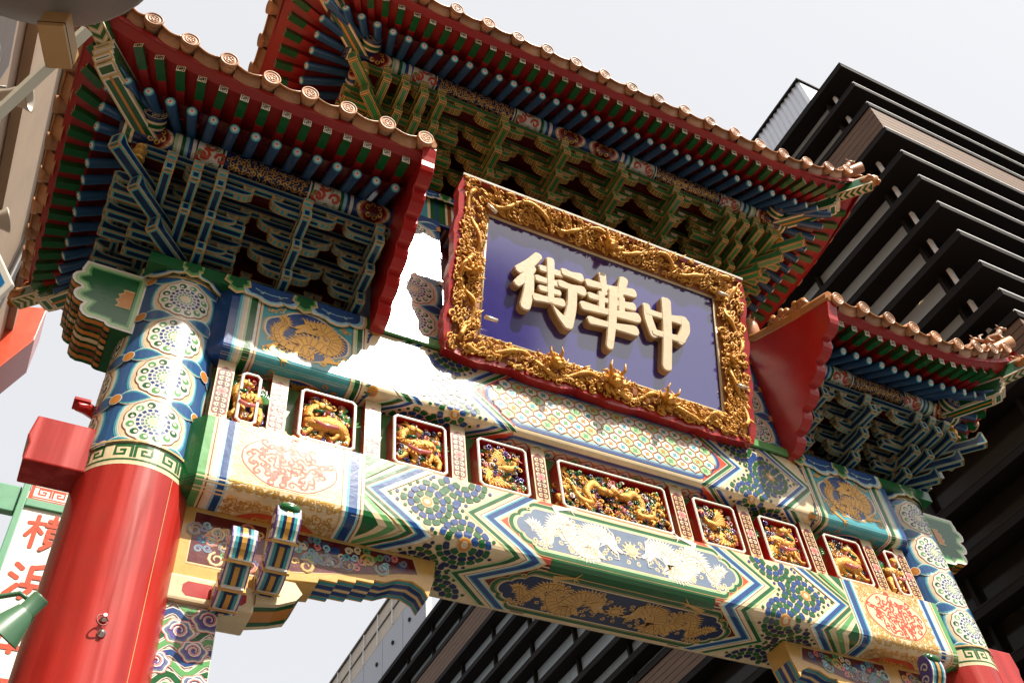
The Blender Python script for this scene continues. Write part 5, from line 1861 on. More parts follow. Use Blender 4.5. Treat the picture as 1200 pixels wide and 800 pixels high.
mb.build("frame_ground", [mat('plaque_frame_red', (.36, .13, .03), rough=.5)], PLQ)
mb = MB()
ri = [(x * .985, (y - .745) * .985 + .745) for x, y in iL]
for i in range(4):
    a, b = Vector((*iL[i], .015)), Vector((*iL[(i + 1) % 4], .015))
    mb.tube([a, b], .016, 6, 0)
mb.build("inner_moulding", [C['cream']], PLQ)
# red outer rim with lobed edge
for i in range(4):
    a, b = Vector(oL[i]), Vector(oL[(i + 1) % 4])
    za, zb_ = oz[i], oz[(i + 1) % 4]
    d = (b - a); L = d.length; d.normalize(); nrm = Vector((d.y, -d.x))
    n = 40
    mb = MB(); vs = []
    for k in range(n + 1):
        t = k / n
        if i == 2: amp = 0
        else: amp = .030 * (abs(math.sin(t * math.pi * (5 if i == 0 else 4))) ** .6) + .018 * (1 if (k % 10) < 5 else 0)
        p = a.lerp(b, t) + nrm * amp * min(1, min(t, 1 - t) * 12)
        z = za + (zb_ - za) * t
        q = a.lerp(b, t) - nrm * .05
        vs += [(q.x, q.y, z - .012), (p.x, p.y, z), (p.x, p.y, z - .12), (q.x, q.y, z - .14)]
    fs = []
    for k in range(n):
        for j in range(3): fs.append((4 * k + j, 4 * k + j + 1, 4 * k + 5 + j, 4 * k + 4 + j))
    fs += [(0, 1, 2, 3), (4 * n, 4 * n + 1, 4 * n + 2, 4 * n + 3)]
    mb.add(vs, fs, 0)
    mb.build("frame_rim", [C['red']], PLQ)
mb = MB().box(-1.75, 1.75, V1 - .012, V1 + .012, .122, .142, 0)
mb.build("frame_cover_strip", [C['white']], PLQ)
# gilded carving on the four sides
rnd = random.Random(33)
def side_pt(i, t, w, h):
    """t along side i, w 0 inner .. 1 outer, h height above the frame ground"""
    a = Vector((*iL[i], .02)).lerp(Vector((*iL[(i + 1) % 4], .02)), t)
    b = Vector((*oL[i], oz[i] - .03)).lerp(Vector((*oL[(i + 1) % 4], oz[(i + 1) % 4] - .03)), t)
    p = a.lerp(b, w); p.z += h
    return p
for i in range(4):
    Ls = (Vector(iL[i]) - Vector(iL[(i + 1) % 4])).length
    wd = .30
    mb = MB()
    N = int(Ls * 14)
    body = []
    for k in range(N * 3 + 1):
        t = .03 + .94 * k / (N * 3)
        body.append(side_pt(i, t, .52 + .26 * math.sin(t * Ls * 9), .05 + .025 * math.sin(t * Ls * 18)))
    mb.tube(body, [.022 + .004 * math.sin(k) for k in range(len(body))], 7, 0)
    for k in range(int(Ls * 130)):
        t0, w0 = rnd.uniform(.0, 1.0), rnd.uniform(.08, .92)
        r_ = rnd.uniform(.018, .042); sg = rnd.choice((-1, 1)); a0 = rnd.uniform(0, 6.28)
        pts = []
        for q in range(9):
            s = q / 8
            a = a0 + sg * 7.5 * s
            rr = r_ * (1 - .75 * s)
            pts.append(side_pt(i, min(1.04, max(-.04, t0 + rr * math.cos(a) / Ls)), min(1.02, max(0, w0 + rr * math.sin(a) / wd)), .022 + .03 * s + rnd.uniform(0, .012)))
        mb.tube(pts, [.0105 * (1 - .35 * q / 8) for q in range(9)], 5, 0)
    for k in range(int(Ls * 30)):
        t0 = rnd.uniform(.02, .98); w0 = rnd.uniform(.1, .9); a = rnd.uniform(0, 6.28)
        p = side_pt(i, t0, w0, .03); q = side_pt(i, t0 + .06 * math.cos(a) / Ls, min(1, max(0, w0 + .06 * math.sin(a) / wd)), .075)
        mb.tube([p, p.lerp(q, .5), q], [.015, .012, .002], 5, 0)
    mb.build("gilded_carving", [GILT], PLQ)
def boss(u, v, s, ang):
    mb = MB(); r2 = random.Random(int(u * 100))
    mb.ball((0, 0, .05), .075, 0, 10, sc=(1, .9, 1.1))
    mb.ball((0, -.05, .10), .05, 0, 9, sc=(1.1, .9, 1))
    mb.tube([(0, -.06, .10), (0, -.09, .17)], [.045, .028], 8, 0)
    for sx in (-1, 1):
        mb.ball((sx * .04, -.01, .13), .022, 0, 7)
        mb.tube([(sx * .04, .03, .09), (sx * .08, .09, .13), (sx * .07, .15, .15)], [.022, .017, .004], 6, 0)
        mb.tube([(sx * .06, -.02, .05), (sx * .12, -.03, .08), (sx * .15, .02, .1)], [.02, .016, .004], 6, 0)
    for k in range(14):
        a = r2.uniform(0, 6.28)
        mb.tube([(.06 * math.cos(a), .06 * math.sin(a), .03), (.12 * math.cos(a + .3), .12 * math.sin(a + .3), .05), (.15 * math.cos(a + .7), .15 * math.sin(a + .7), .04)], [.02, .016, .003], 5, 0)
    mb.build("dragon_boss", [GILT], PLQ, M=Matrix.Translation((u, v, .05)) @ Matrix.Rotation(ang, 4, 'Z') @ Matrix.Scale(s, 4))
boss(0.0, 1.61, 1.0, 0); boss(-.62, -.09, .85, .3); boss(0.02, -.09, 1.05, 0); boss(.66, -.10, .85, -.3); boss(-1.55, .66, .8, 1.5); boss(1.55, .66, .7, -1.5)
for u, v, a in ((-1.40, 1.50, -.55), (-1.33, .15, 0), (1.46, 1.50, .0), (1.60, .33, .0)):
    MB().tube([(-.065, 0, 0), (.065, 0, 0)], .021, 12, 0).build("frame_clip", [mat('clip_brass', (.75, .66, .5), rough=.3, metal=.6)], PLQ, M=Matrix.Translation((u, v, .115)) @ Matrix.Rotation(a, 4, 'Z'))
SIDE = mat('lettering_side', (.42, .25, .10), rough=.5, var=.18, scale=14, bump=.25, bscale=40)
STONE = mat('cream_lettering', (.74, .60, .40), rough=.5, var=.12, scale=14, bump=.25, bscale=40, dirt=.12)
def stroke_outline(pts, ws):
    sp = spline([(p[0], p[1], w) for p, w in zip(pts, ws)], 4)
    n = len(sp); L = []; Rr = []
    for i in range(n):
        a, b = sp[max(0, i - 1)], sp[min(n - 1, i + 1)]
        d = math.hypot(b[0] - a[0], b[1] - a[1]) or 1e-6
        nx, ny = -(b[1] - a[1]) / d, (b[0] - a[0]) / d
        w = sp[i][2] / 2
        L.append((sp[i][0] + nx * w, sp[i][1] + ny * w)); Rr.append((sp[i][0] - nx * w, sp[i][1] - ny * w))
    def capp(c, p, q):
        a0 = math.atan2(p[1] - c[1], p[0] - c[0]); r_ = math.hypot(p[0] - c[0], p[1] - c[1])
        return [(c[0] + r_ * k * math.cos(a0 - t), c[1] + r_ * k * math.sin(a0 - t)) for t, k in ((.5, 1.0), (1.1, .88), (1.9, .92), (2.6, 1.0))]
    return L + capp(sp[-1], L[-1], Rr[-1]) + Rr[::-1] + capp(sp[0], Rr[0], L[0])
def character(name, strokes):
    mb = MB()
    for k, (pts, ws) in enumerate(strokes):
        lp = stroke_outline(pts, [w_ * 1.05 for w_ in ws])
        n = len(lp)
        inn = []
        for i in range(n):
            a, b = lp[i - 1], lp[(i + 1) % n]
            d = math.hypot(b[0] - a[0], b[1] - a[1]) or 1e-6
            inn.append((lp[i][0] - (b[1] - a[1]) / d * -.011, lp[i][1] + (b[0] - a[0]) / d * -.011))
        h = .088 + .0017 * k
        vs = [(x, y, .001) for x, y in lp] + [(x, y, h - .014) for x, y in lp] + [(x, y, h) for x, y in inn]
        fs = [(j * n + i, j * n + (i + 1) % n, (j + 1) * n + (i + 1) % n, (j + 1) * n + i) for j in range(2) for i in range(n)]
        mb.add(vs, fs, [1] * n + [0] * n)
        tr = tessellate_polygon([[Vector((x, y, 0)) for x, y in inn]])
        mb.add([(x, y, h) for x, y in inn], [tuple(t) for t in tr], 0)
    o = mb.build(name, [STONE, SIDE], PLQ)
    return o
s2 = lambda a, b, w, w2=None: ([a, b], [w, w2 or w])
character("character", [
    ([(-.84, 1.13), (-.93, 1.0), (-1.05, .88)], [.10, .11, .10]), ([(-.90, .95), (-.97, .82), (-1.06, .70)], [.09, .11, .09]), ([(-.93, .84), (-.935, .64), (-.965, .46)], [.11, .12, .12]),
    s2((-.80, .99), (-.58, 1.0), .085), ([(-.84, .845), (-.70, .85), (-.575, .87)], [.09, .08, .10]), s2((-.80, .735), (-.60, .75), .08), ([(-.86, .60), (-.70, .62), (-.565, .64)], [.10, .085, .11]),
    s2((-.705, 1.12), (-.69, .62), .10, .08),
    ([(-.545, 1.035), (-.46, 1.03), (-.36, 1.035)], [.10, .09, .12]), ([(-.58, .87), (-.46, .865), (-.335, .87)], [.10, .09, .13]),
    ([(-.45, .86), (-.455, .62), (-.50, .39)], [.12, .115, .13]), ([(-.50, .385), (-.59, .47), (-.675, .565)], [.10, .08, .02])])
character("character", [
    ([(-.25, 1.02), (.0, 1.045), (.29, 1.09)], [.105, .085, .12]), s2((-.085, 1.18), (-.06, .955), .10, .08), ([(.18, 1.215), (.15, 1.1), (.12, .965)], [.11, .10, .07]),
    ([(-.23, .86), (.02, .87), (.28, .905)], [.09, .075, .11]), s2((-.10, .93), (-.10, .77), .085), s2((.145, .96), (.14, .80), .085),
    ([(-.31, .70), (.0, .725), (.32, .775)], [.115, .09, .13]), ([(-.23, .545), (.0, .565), (.29, .60)], [.105, .085, .13]),
    ([(.04, 1.01), (.02, .62), (-.015, .30)], [.115, .105, .09])])
character("character", [
    ([(.455, .98), (.475, .83), (.535, .655)], [.10, .115, .12]), ([(.47, .915), (.70, .925), (.93, .955)], [.09, .085, .13]), ([(.94, .94), (.935, .83), (.86, .67)], [.12, .12, .10]),
    ([(.54, .675), (.70, .685), (.89, .70)], [.09, .085, .10]), ([(.705, 1.13), (.70, .7), (.672, .29)], [.13, .12, .12])])
# ------------------------------------------------------------------ finned dark building on the right
def wood_material():
    m = bpy.data.materials.new("weathered_timber_boards"); m.use_nodes = True
    nt = m.node_tree; bs = nt.nodes["Principled BSDF"]
    g = nt.nodes.new("ShaderNodeNewGeometry"); mp = nt.nodes.new("ShaderNodeMapping")
    mp.inputs["Scale"].default_value = (.6, .6, 18)
    n = nt.nodes.new("ShaderNodeTexNoise"); n.inputs["Scale"].default_value = 2.2; n.inputs["Detail"].default_value = 9; n.inputs["Roughness"].default_value = .7
    r = nt.nodes.new("ShaderNodeValToRGB")
    r.color_ramp.elements[0].color = (.05, .024, .012, 1); r.color_ramp.elements[1].color = (.19, .10, .05, 1)
    r.color_ramp.elements[0].position = .3; r.color_ramp.elements[1].position = .72
    nt.links.new(g.outputs["Position"], mp.inputs[0]); nt.links.new(mp.outputs[0], n.inputs["Vector"])
    nt.links.new(n.outputs[0], r.inputs[0]); nt.links.new(r.outputs[0], bs.inputs["Base Color"])
    bs.inputs["Roughness"].default_value = .7
    return m
WOOD = wood_material()
FIN = mat('dark_bronze_metal', (.016, .014, .013), rough=.7, var=.2, scale=2, spec=.15)
FINS = mat('fin_soffit', (.013, .010, .009), rough=.75, var=.3, scale=1.5, spec=.15)
EDGE = mat('fin_edge_sunlit', (.80, .80, .80), rough=.4)  # sun on the front fin edges, put in as white colour
GLASS = mat('window_glass', (.10, .13, .16), rough=.06, metal=.0, var=.1, scale=.6, spec=1.0)
TINT = mat('dark_tinted_glass', (.020, .017, .014), rough=.12, var=.2, scale=.6, spec=.12)
SPAN = mat('fritted_spandrel_glass', (.44, .52, .58), rough=.25, var=.08, scale=.5, spec=.8)
WARM = mat('warm_downlight', (1, .8, .4), emit=(1.0, .62, .22, 14))
GREYP = mat('grey_cladding', (.36, .38, .42), rough=.55, var=.08, scale=1)
XB, YB = 9.0, -.55
BL = empty("finned_building", (XB, YB, 0))
tag(BL, "dark modern building with rows of horizontal fins and timber bands beyond the gate", "building")
def rel(o): 
    o.parent = BL; o.matrix_parent_inverse = Matrix.Translation((-XB, -YB, 0)); return o
YE = 46.0; XE = 40.0
rel(MB().box(XB + .75, XE, YB + 1.05, YE, 0, 22.9, 0).build("core_wall", [mat('dark_interior', (.035, .03, .027), rough=.7, var=.3, scale=.7)]))
levels = [22.98, 22.0] + [19.0, 18.05, 17.1, 16.15, 15.2, 14.4] + [11.75, 10.85, 9.95, 9.05, 8.15, 7.25, 6.35, 4.6, 3.4]
def fin(z, depthx, depthy, t=.15, roof=False):
    mb = MB()
    if roof:
        mb.box(XB, XE, YB, YE, z - .16, z, 0)
    else:
        mb.box(XB, XB + depthx, YB, YE, z - t, z, 0)
        mb.box(XB + depthx, XE, YB, YB + depthy, z - t, z, 0)
    # nosing: white on the front stands for sunlit edges, the left stays dark
    mb.box(XB - .006, XB + .03, YB + .03, YE, z - .012, z + .014, 2)
    mb.box(XB - .006, XE, YB - .006, YB + .03, z - .012, z + .014, 1)
    return rel(mb.build("horizontal_fin", [FINS, EDGE if not roof else FIN, FIN]))
for i, z in enumerate(levels):
    fin(z, .42, .95, roof=(i == 0))
for (z0, z1) in ((20.0, 21.05), (12.85, 13.80)):
    fin(z1 + .02, .70, 1.0)
    fin(z0 - .02, .70, 1.0)
    nb = 5
    hb = (z1 - z0 - .15) / nb
    for k in range(nb):
        a = z0 + .01 + k * hb
        for (xa, xb_, ya, yb_) in ((XB + .03, XB + .09, YB + .09, YE), (XB + .03, XE, YB + .03, YB + .09)):
            rel(MB().box(xa, xb_, ya, yb_, a + .008, a + hb - .008, 0).build("timber_board", [WOOD]))
    rel(MB().box(XB + .10, XB + .7, YB + .10, YE, z0, z1 - .12, 0).build("band_backing", [FINS]))
# glazing: panes between mullions behind the fins
zs = sorted(levels + [21.05, 20.0, 13.8, 12.85])
pane_w = 2.4
gaps = [(a, b) for a, b in zip(zs[:-1], zs[1:]) if .5 < b - a < 2.0 and not any(abs(a - q) < .02 for q in (20.0, 12.85))]
panes = {}
for (a, b) in gaps:
    h = round(b - a - .14, 2)
    PM = SPAN if a > 13 else TINT
    hk = (h, a > 13)
    if hk not in panes:
        panes[hk] = (MB().box(0, .02, .04, pane_w - .04, 0, h, 0).mesh("window_pane", [PM]), MB().box(.04, pane_w - .04, 0, .02, 0, h, 0).mesh("window_pane", [GLASS]))
    for k in range(14):
        rel(inst("window_pane", panes[hk][0], None, loc=(XB + .43, YB + .96 + k * pane_w, a + .02)))
        if k < 6: rel(inst("window_pane", panes[hk][1], None, loc=(XB + .56 + k * pane_w, YB + .96, a + .02)))
for k in range(15):
    rel(MB().box(XB + .30, XB + .46, YB + .92 + k * pane_w, YB + 1.0 + k * pane_w, 0, 22.8, 0).build("mullion", [FIN]))
    if k < 7: rel(MB().box(XB + .52 + k * pane_w, XB + .6 + k * pane_w, YB + .78, YB + .98, 0, 22.8, 0).build("mullion", [FIN]))
rel(MB().box(XB + .34, XB + .43, YB + .70, YB + .77, 0, 22.8, 0).build("corner_post", [mat('post_white', (.75, .75, .74), rough=.5)]))  # corner mullion coloured white to stand for the sun on it
dl = MB().lathe([(.05, 0), (.05, .02)], 12, 'z', 0).mesh("downlight", [WARM])
for (x, y, z) in ((9.40, 1.05, 16.03), (9.42, 2.85, 10.73), (9.45, 2.2, 9.83), (9.45, 2.45, 9.83), (9.5, 15.6, 16.03), (9.5, 13.8, 15.08), (9.5, 15.2, 15.08), (9.42, 3.6, 8.93), (9.42, 2.9, 8.03), (9.40, 1.9, 7.13), (9.42, 4.4, 9.83)):
    rel(inst("downlight", dl, None, loc=(x, y, z)))
# roof plant: corrugated white enclosure and a long grey parapet screen with lattice
mb = MB()
n = 60
pts = []
yA, yB2 = 1.28, 6.5
for k in range(n + 1):
    y = yA + (yB2 - yA) * k / n
    pts.append((10.5 - (.05 if k % 2 else 0), y))
vs = [(x, y, 23.0) for x, y in pts] + [(x, y, 26.5) for x, y in pts]
mb.add(vs, [(i, i + 1, n + 2 + i, n + 1 + i) for i in range(n)], 0)
mb.box(10.51, 14, yA, yB2, 23.0, 26.48, 0)
mb.box(10.40, 14.05, yA - .05, yB2, 26.49, 26.56, 1)
o = mb.build("corrugated_enclosure", [mat('white_corrugated_metal', (.62, .65, .70), rough=.4, metal=.3, var=.06), FIN])
o.parent = BL; o.matrix_parent_inverse = Matrix.Translation((-XB, -YB, 0))
sc = MB().box(10.5, 10.8, 27.65, 46, 23.0, 27.3, 0).build("parapet_screen", [GREYP]); rel(sc)
gp = MB().box(0, .03, .02, 2.4, .02, 1.92, 0).mesh("cladding_panel", [GREYP])
dot = MB().lathe([(.10, 0), (.10, -.06)], 10, 'x', 0).mesh("vent_cap", [FIN])
for k in range(7):
    for q in range(2):
        c_ = inst("cladding_panel", gp, sc, loc=(10.47, 27.7 + k * 2.43, 23.3 + q * 1.97))
    inst("vent_cap", dot, sc, loc=(10.46, 29.3 + k * 1.95, 26.3))
lat = mat('tan_lattice', (.50, .42, .33), rough=.6, var=.15, scale=3)
for k in range(10):
    MBk = MB().box(10.5, 10.6, 27.7 + k * 1.85, 29.48 + k * 1.85, 27.32, 28.95, 0).build("lattice_panel", [lat]); rel(MBk)
    rel(MB().box(10.42, 10.62, 29.49 + k * 1.85, 29.54 + k * 1.85, 27.32, 29.0, 0).build("lattice_post", [mat('post_white', (.75, .75, .74), rough=.5)]))
rel(MB().box(10.44, 10.50, 27.7, 46, 28.1, 28.16, 0).build("lattice_rail", [mat('rail_dark', (.10, .09, .08), rough=.5)]))
rel(MB().box(10.40, 10.64, 27.6, 46, 28.96, 29.05, 0).build("lattice_rail", [mat('rail_dark', (.10, .09, .08), rough=.5)]))

# ------------------------------------------------------------------ tan building on the left
TAN = mat('tan_render', (.40, .29, .20), rough=.75, var=.1, scale=1.2, dirt=.2, bump=.2, bscale=50)
BLD = empty("tan_building", (-6.5, 11.4, 0))
tag(BLD, "tan rendered building beyond the left roof, dark windows and a drain pipe", "building")
def rell(o):
    o.parent = BLD; o.matrix_parent_inverse = Matrix.Translation((6.5, -11.4, 0)); return o
rell(MB().box(-18, -6.5, -30, 11.4, 0, 26, 0).build("wall", [TAN]))
SHUT = mat('brown_blind', (.10, .07, .05), rough=.55, var=.15)
DW = mat('dark_window_frame', (.03, .025, .022), rough=.4)
for f in range(6):
    for k in range(1, 6):
        y0 = 4.2 - k * 5.6
        z0 = 3.2 + f * 3.7
        w_ = rell(MB().box(-6.55, -6.44, y0, y0 + 2.4, z0, z0 + 2.2, 0).build("window", [DW], bevel=.01))
        a = inst("pane", MB().box(-6.437, -6.43, y0 + .1, y0 + 1.15, z0 + .1, z0 + 2.1, 0).mesh("pane", [SHUT]), w_)
        b = inst("pane", MB().box(-6.437, -6.43, y0 + 1.25, y0 + 2.3, z0 + .1, z0 + 2.1, 0).mesh("pane", [SHUT]), w_)
    rell(MB().box(-6.49, -6.36, -30, 11.3, 2.6 + f * 3.7, 2.78 + f * 3.7, 0).build("floor_band", [TAN]))
dp = MB().tube([(-6.38, 6.9, 0), (-6.38, 6.9, 25.5)], .07, 10, 0).build("drain_pipe", [DW]); rell(dp)
# ------------------------------------------------------------------ small things round the gate, each at its own place
def frame_at(p, fwd, upv=(0, 0, 1)):
    f = Vector(fwd).normalized(); u = Vector(upv); u = (u - f * u.dot(f)).normalized(); r_ = u.cross(f)
    return Matrix(((r_.x, f.x, u.x, p[0]), (r_.y, f.y, u.y, p[1]), (r_.z, f.z, u.z, p[2]), (0, 0, 0, 1)))
GREY = mat('lamp_grey_paint', (.23, .21, .19), rough=.45, var=.1, scale=8, dirt=.2)
BRZ = mat('lamp_bronze_paint', (.46, .27, .10), rough=.4, var=.1, scale=8)
LENS = mat('lamp_lens', (.75, .75, .72), rough=.2)
# red hanging sign on the tan building
t = empty("hanging_sign", (-6.22, 10.2, 16.1))
tag(t, "red sign box with tan edge hanging from the tan building", "sign")
mb = MB().prism([(-.3, -.5), (.30, 1.0), (.30, 2.0), (-.3, 1.8)], -.5, .5, 'y', 0)
mb.build("sign_box", [C['verm']], t, bevel=.02, loc=(0, 0, .2))
MB().box(-.36, -.31, -.35, .35, -.3, .6, 0).build("edge_trim", [C['orange']], t)
# yokohama street banner: vertical white sign in a green frame, red characters
t = empty("vertical_sign", (-5.02, 9.0, -1.417))
t.scale = (1.877, 1.877, 1.877)
tag(t, "tall white sign with red characters in a green frame behind the left pillar", "sign")
GRF = mat('sign_green_frame', (.10, .30, .17), rough=.4, var=.08)
WHT = mat('sign_white_face', (.78, .75, .66), rough=.45, var=.05)
MB().box(0, .52, 0, .10, 3.0, 7.74, 0).build("face", [WHT], t)
for (a, b, c_, d) in ((-.06, 0, 2.95, 7.86), (.52, .58, 2.95, 7.86)):
    MB().box(a, b, -.03, .13, c_, d, 0).build("frame", [GRF], t, bevel=.008)
MB().box(0, .52, -.028, .128, 7.56, 7.64, 0).build("frame", [GRF], t, bevel=.006)
MB().box(.01, .51, -.012, .11, 7.645, 7.82, 0).build("header", [C['verm']], t)
P = Paint(plane_map((0, -.013, 0), (1, 0, 0), (0, 0, 1), (0, -1, 0)))
meander(P, .04, .48, 7.66, 7.80, 0)
for i in range(len(P.m)): pass
P.mats = [C['white'] if m_ in (C['cream'],) else C['verm'] for m_ in P.mats]
P.build("header_pattern", t)
MB().box(-.80, -.065, .02, .10, 7.50, 7.78, 0).build("arm", [GRF], t, bevel=.01)
MB().box(-.80, -.065, .02, .10, 3.3, 3.5, 0).build("arm", [GRF], t, bevel=.01)
def sign_char(strokes, ox, oz, s, w):
    mb = MB()
    for k, pts in enumerate(strokes):
        ws = [w * s] * len(pts)
        lp = stroke_outline([(ox + x * s, oz + z * s) for x, z in pts], ws)
        tr = tessellate_polygon([[Vector((x, z, 0)) for x, z in lp]])
        mb.add([(x, -.004 - .0006 * k, z) for x, z in lp], [tuple(q) for q in tr], 0)
    mb.build("red_character", [C['verm']], t)
S_ = .40
sign_char([[(.05, .72), (.40, .76)], [(.22, .95), (.22, .05)], [(.21, .66), (.05, .35)], [(.24, .62), (.38, .48)],
           [(.48, .86), (1.0, .88)], [(.60, 1.0), (.60, .76)], [(.86, 1.0), (.85, .76)], [(.45, .72), (1.02, .74)],
           [(.52, .60), (.52, .24)], [(.95, .60), (.95, .24)], [(.52, .58), (.95, .60)], [(.52, .42), (.95, .43)], [(.52, .25), (.95, .26)], [(.73, .7), (.73, .26)], [(.62, .2), (.45, .03)], [(.84, .2), (1.0, .03)]], .07, 7.14, .37, .105)
sign_char([[(.12, .9), (.26, .80)], [(.05, .62), (.2, .54)], [(.05, .08), (.25, .36)], [(.80, .98), (.48, .86)], [(.46, .88), (.46, .40)], [(.46, .62), (.95, .64)], [(.76, .62), (.76, .38)], [(.34, .38), (1.02, .40)], [(.55, .3), (.38, .05)], [(.80, .3), (1.0, .06)]], .06, 6.64, .37, .12)
sign_char([[(.1, .75), (.9, .78)], [(.5, .95), (.5, .1)], [(.15, .5), (.85, .52)], [(.1, .2), (.9, .22)], [(.25, .7), (.2, .3)], [(.75, .7), (.8, .3)]], .07, 6.13, .37, .12)
sign_char([[(.1, .8), (.9, .82)], [(.3, .8), (.1, .1)], [(.6, .8), (.9, .1)], [(.2, .45), (.8, .47)]], .07, 5.62, .37, .12)
# horn loudspeakers on brackets
HORN = mat('horn_beige', (.42, .37, .30), rough=.4, var=.08)
def horn(p, fwd, s, label):
    h = empty("horn_loudspeaker", p); h.matrix_world = frame_at(p, fwd)
    tag(h, label, "loudspeaker")
    MB().lathe([(.035 * s, -.20 * s), (.04 * s, -.12 * s), (.06 * s, -.02 * s), (.10 * s, .10 * s), (.125 * s, .14 * s), (.13 * s, .155 * s), (.118 * s, .150 * s), (.09 * s, .10 * s), (.05 * s, 0)], 22, 'y', 0).build("horn", [HORN], h)
    MB().lathe([(.055 * s, -.34 * s), (.06 * s, -.33 * s), (.06 * s, -.20 * s), (.03 * s, -.19 * s)], 18, 'y', 0).build("driver", [HORN], h)
    mb = MB()
    mb.tube([(-.08 * s, -.02 * s, 0), (-.09 * s, -.2 * s, 0), (0, -.24 * s, -.1 * s), (.09 * s, -.2 * s, 0), (.08 * s, -.02 * s, 0)], .012 * s, 8, 0)
    mb.tube([(0, -.24 * s, -.1 * s), (0, -.5 * s, -.15 * s), (-.6, -1.0, -.3)], .018 * s, 8, 0)
    mb.build("bracket", [GREY], h)
horn((-5.40, -2.20, 7.36), (.75, -.25, .05), .72, "beige horn loudspeaker above the white route sign")
horn((-5.30, -1.58, 6.92), (.8, -.1, .35), .62, "beige horn loudspeaker just behind the white route sign")
# street lamp over the camera's left shoulder: round dish, bronze gear box, pale arm, pole
t = empty("street_lamp", (-6.25, -4.2, 0))
tag(t, "round grey dish street lamp with bronze gear box on a pale arm", "street lamp")
dish = (-4.972, -4.719, 4.452)
M = Matrix.Translation(dish) @ Matrix.Rotation(.10, 4, 'X') @ Matrix.Diagonal((1.2, 1.2, 1, 1))
ti = Matrix.Translation((6.25, 4.2, 0))
def rt_(o): o.parent = t; o.matrix_parent_inverse = ti; return o
rt_(MB().lathe([(.001, -.02), (.20, -.015), (.28, 0), (.335, .03), (.345, .05), (.33, .09), (.2, .17), (.06, .21), (.04, .3)], 48, 'z', 0, M=M).build("dish", [GREY]))
for a in (.4, 2.5, 4.6):
    rt_(MB().lathe([(.010, 0), (.010, -.010), (.004, -.014)], 10, 'z', 0, M=M @ Matrix.Translation((.295 * math.cos(a), .295 * math.sin(a), .010))).build("screw", [mat('bright_steel', (.7, .7, .7), rough=.25, metal=.9)]))
rt_(MB().lathe([(.001, -.03), (.14, -.028), (.17, -.018)], 32, 'z', 0, M=M).build("lens", [LENS]))
gb = MB().box(-.055, .055, -.10, .10, -.05, .09, 0).build("gear_box", [BRZ], bevel=.008, M=Matrix.Translation((-4.785, -4.375, 4.40)) @ Matrix.Rotation(-.35, 4, 'Z') @ Matrix.Scale(.66, 4)); rt_(gb)
rt_(MB().box(-.057, .057, -.102, .102, -.022, -.018, 0).build("box_seam", [mat('seam_dark', (.02, .015, .01))], M=Matrix.Translation((-4.785, -4.375, 4.40)) @ Matrix.Rotation(-.35, 4, 'Z') @ Matrix.Scale(.66, 4)))
arm = MB().box(-.014, .014, 0, 1.0, -.03, .03, 0)
A, Bp = [CAM_LOC + (Vector(q) - CAM_LOC) * 1.09 for q in ((-4.72, -4.43, 4.43), (-4.97, -4.03, 4.10))]
rt_(arm.build("arm", [mat('pale_green_enamel', (.78, .78, .66), rough=.35)], M=mat_from_to(A, Bp)))
rt_(MB().tube([Bp + (Bp - A) * .9, (-5.6, -3.7, 3.6), (-6.25, -4.2, 3.4)], .04, 10, 0).build("arm_brace", [GREY]))
rt_(MB().lathe([(.11, 0), (.11, .3), (.07, .4), (.06, 6.0)], 20, 'z', 0, M=Matrix.Translation((-6.25, -4.2, 0))).build("pole", [GREY]))
rt_(MB().tube([(-6.25, -4.2, 5.9), (-5.5, -4.6, 5.6), (dish[0], dish[1], dish[2] + .28)], .035, 10, 0).build("neck", [GREY]))
rt_(MB().lathe([(.085, 0), (.09, .02), (.085, .05), (.05, .09)], 24, 'y', 0, M=frame_at((-4.99, -4.33, 4.26), (.5, -.7, -.5))).build("spot_lens", [LENS]))
rt_(MB().lathe([(.11, .05), (.11, .22), (.07, .28)], 24, 'y', 0, M=frame_at((-4.99, -4.33, 4.26), (-.5, .7, .5))).build("spot_body", [GREY]))
# white route sign with a blue border on its own post
t = empty("route_sign", (-5.55, -3.3, 0))
tag(t, "white six-sided sign with a blue border on a grey post", "sign")
fwd = Vector((-.30, -.86, -.30)).normalized()
M = frame_at((-5.017, -3.24, 4.51), fwd)
hexa = lambda r_: [(r_ * math.cos(a), r_ * math.sin(a)) for a in [math.pi / 3 * k for k in range(6)]]
o = MB().prism(hexa(.26), -.012, .012, 'y', 0).build("panel", [WHT], M=M, bevel=.006); o.parent = t; o.matrix_parent_inverse = Matrix.Translation((5.55, 3.3, 0))
P = Paint(lambda u, v, h: M @ Vector((u, .0125 + h, v)))
P.rib(hexa(.215), .030, mat('sign_blue', (.01, .18, .45), rough=.35), 0, closed=True)
P.f = [f[::-1] for f in P.f]
q = P.build("blue_border"); q.parent = t; q.matrix_parent_inverse = Matrix.Translation((5.55, 3.3, 0))
q = MB().lathe([(.05, 0), (.045, 5.2)], 16, 'z', 0).build("post", [GREY], t)
q = MB().tube([(0, 0, 4.62), (.42, -.05, 4.62)], .02, 8, 0).build("stay", [GREY], t)
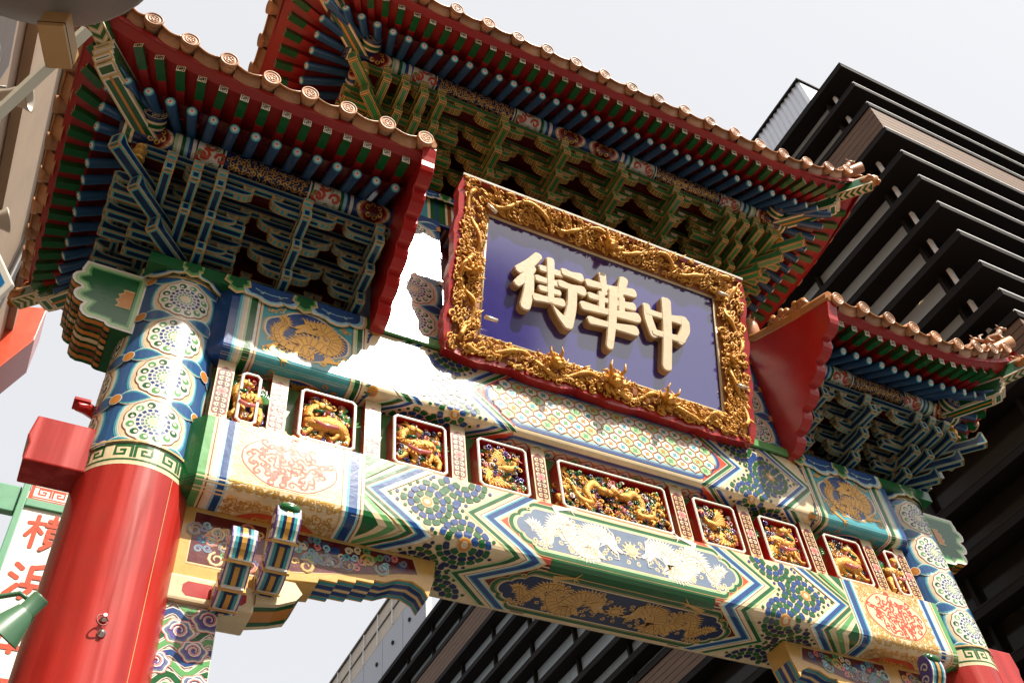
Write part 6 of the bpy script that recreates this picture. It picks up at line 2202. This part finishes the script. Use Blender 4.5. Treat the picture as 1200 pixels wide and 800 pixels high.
# green clip-on spotlight on the pillar
t = empty("spotlight", (-4.44, -1.55, 4.3))
tag(t, "green metal spotlight with amber lens aimed down beside the left pillar", "spotlight")
gm = mat('lamp_green_enamel', (.06, .15, .08), rough=.35, var=.08)
ax = (Vector((-4.50, -1.49, 4.22)) - Vector((-4.385, -1.58, 4.385)))
M = frame_at((-4.385, -1.58, 4.385), ax) @ Matrix.Scale(.8, 4)
ti = Matrix.Translation((4.44, 1.55, -4.3))
def rs_(o): o.parent = t; o.matrix_parent_inverse = ti; return o
rs_(MB().lathe([(.045, -.05), (.052, -.04), (.052, .055), (.06, .06), (.115, .23), (.12, .235), (.112, .228), (.055, .06), (.02, .05)], 26, 'y', 0, M=M).build("shade", [gm]))
rs_(MB().lathe([(.10, .205), (.06, .19), (.001, .185)], 24, 'y', 0, M=M).build("amber_lens", [mat('amber_glass', (.55, .27, .05), rough=.2)]))
for k in range(3):
    rs_(MB().box(-.012, .012, -.025 + k * .02, -.017 + k * .02, .05, .056, 0).build("vent_slot", [mat('seam_dark', (.02, .015, .01))], M=M))
rs_(MB().tube([(-4.40, -1.56, 4.40), (-4.46, -1.55, 4.44), (-4.62, -1.50, 4.40), (-4.9, -1.4, 4.37)], .012, 8, 0).build("stay", [gm]))
rs_(MB().tube([(-4.9, -1.4, 4.37), (-4.62, -.5, 4.3), (-4.3, -.25, 4.25)], .014, 8, 0).build("bracket_rod", [gm]))
# overhead cable
pts = spline([(-6.5, 8.0, 14.9), (-6.35, 7.2, 14.0), (-6.45, 6.6, 13.0), (-6.5, 6.0, 11.6)], 6)
o = MB().tube(pts, .012, 6, 0).build("cable", [mat('seam_dark', (.02, .015, .01))])
tag(o, "thin dark cable hanging beside the tan building", "cable")
# unseen buildings behind the viewer, added to cut fill and darken the plaque's reflection
SH = mat('unseen_block_render', (.45, .42, .38), rough=.8, var=.12, scale=1)
for (x0, x1, y0, h, nm, lab) in ((-16, -3.5, -24, 11, "unseen_block", "unseen grey building with windows behind the viewer, added to cut fill light"), (-3.2, 10, -25, 21.5, "unseen_tall_block", "taller brown brick shop building across the street")):
    t = empty(nm, ((x0 + x1) / 2, y0, 0))
    tag(t, lab, "building")
    ti = Matrix.Translation((-(x0 + x1) / 2, -y0, 0))
    w_ = MB().box(x0, x1, y0 - 10, y0, 0, h, 0).build("wall", [SH if nm == "unseen_block" else mat('brown_brick', (.22, .12, .08), rough=.8, var=.2, scale=4)]); w_.parent = t; w_.matrix_parent_inverse = ti
    for f in range(int(h / 3.4)):
        for k in range(5):
            xa = x0 + .8 + k * (x1 - x0 - 1.2) / 5
            o = MB().box(xa, xa + 1.5, y0 - .05, y0 + .03, 1.2 + f * 3.3, 2.9 + f * 3.3, 0).build("window", [GLASS]); o.parent = t; o.matrix_parent_inverse = ti
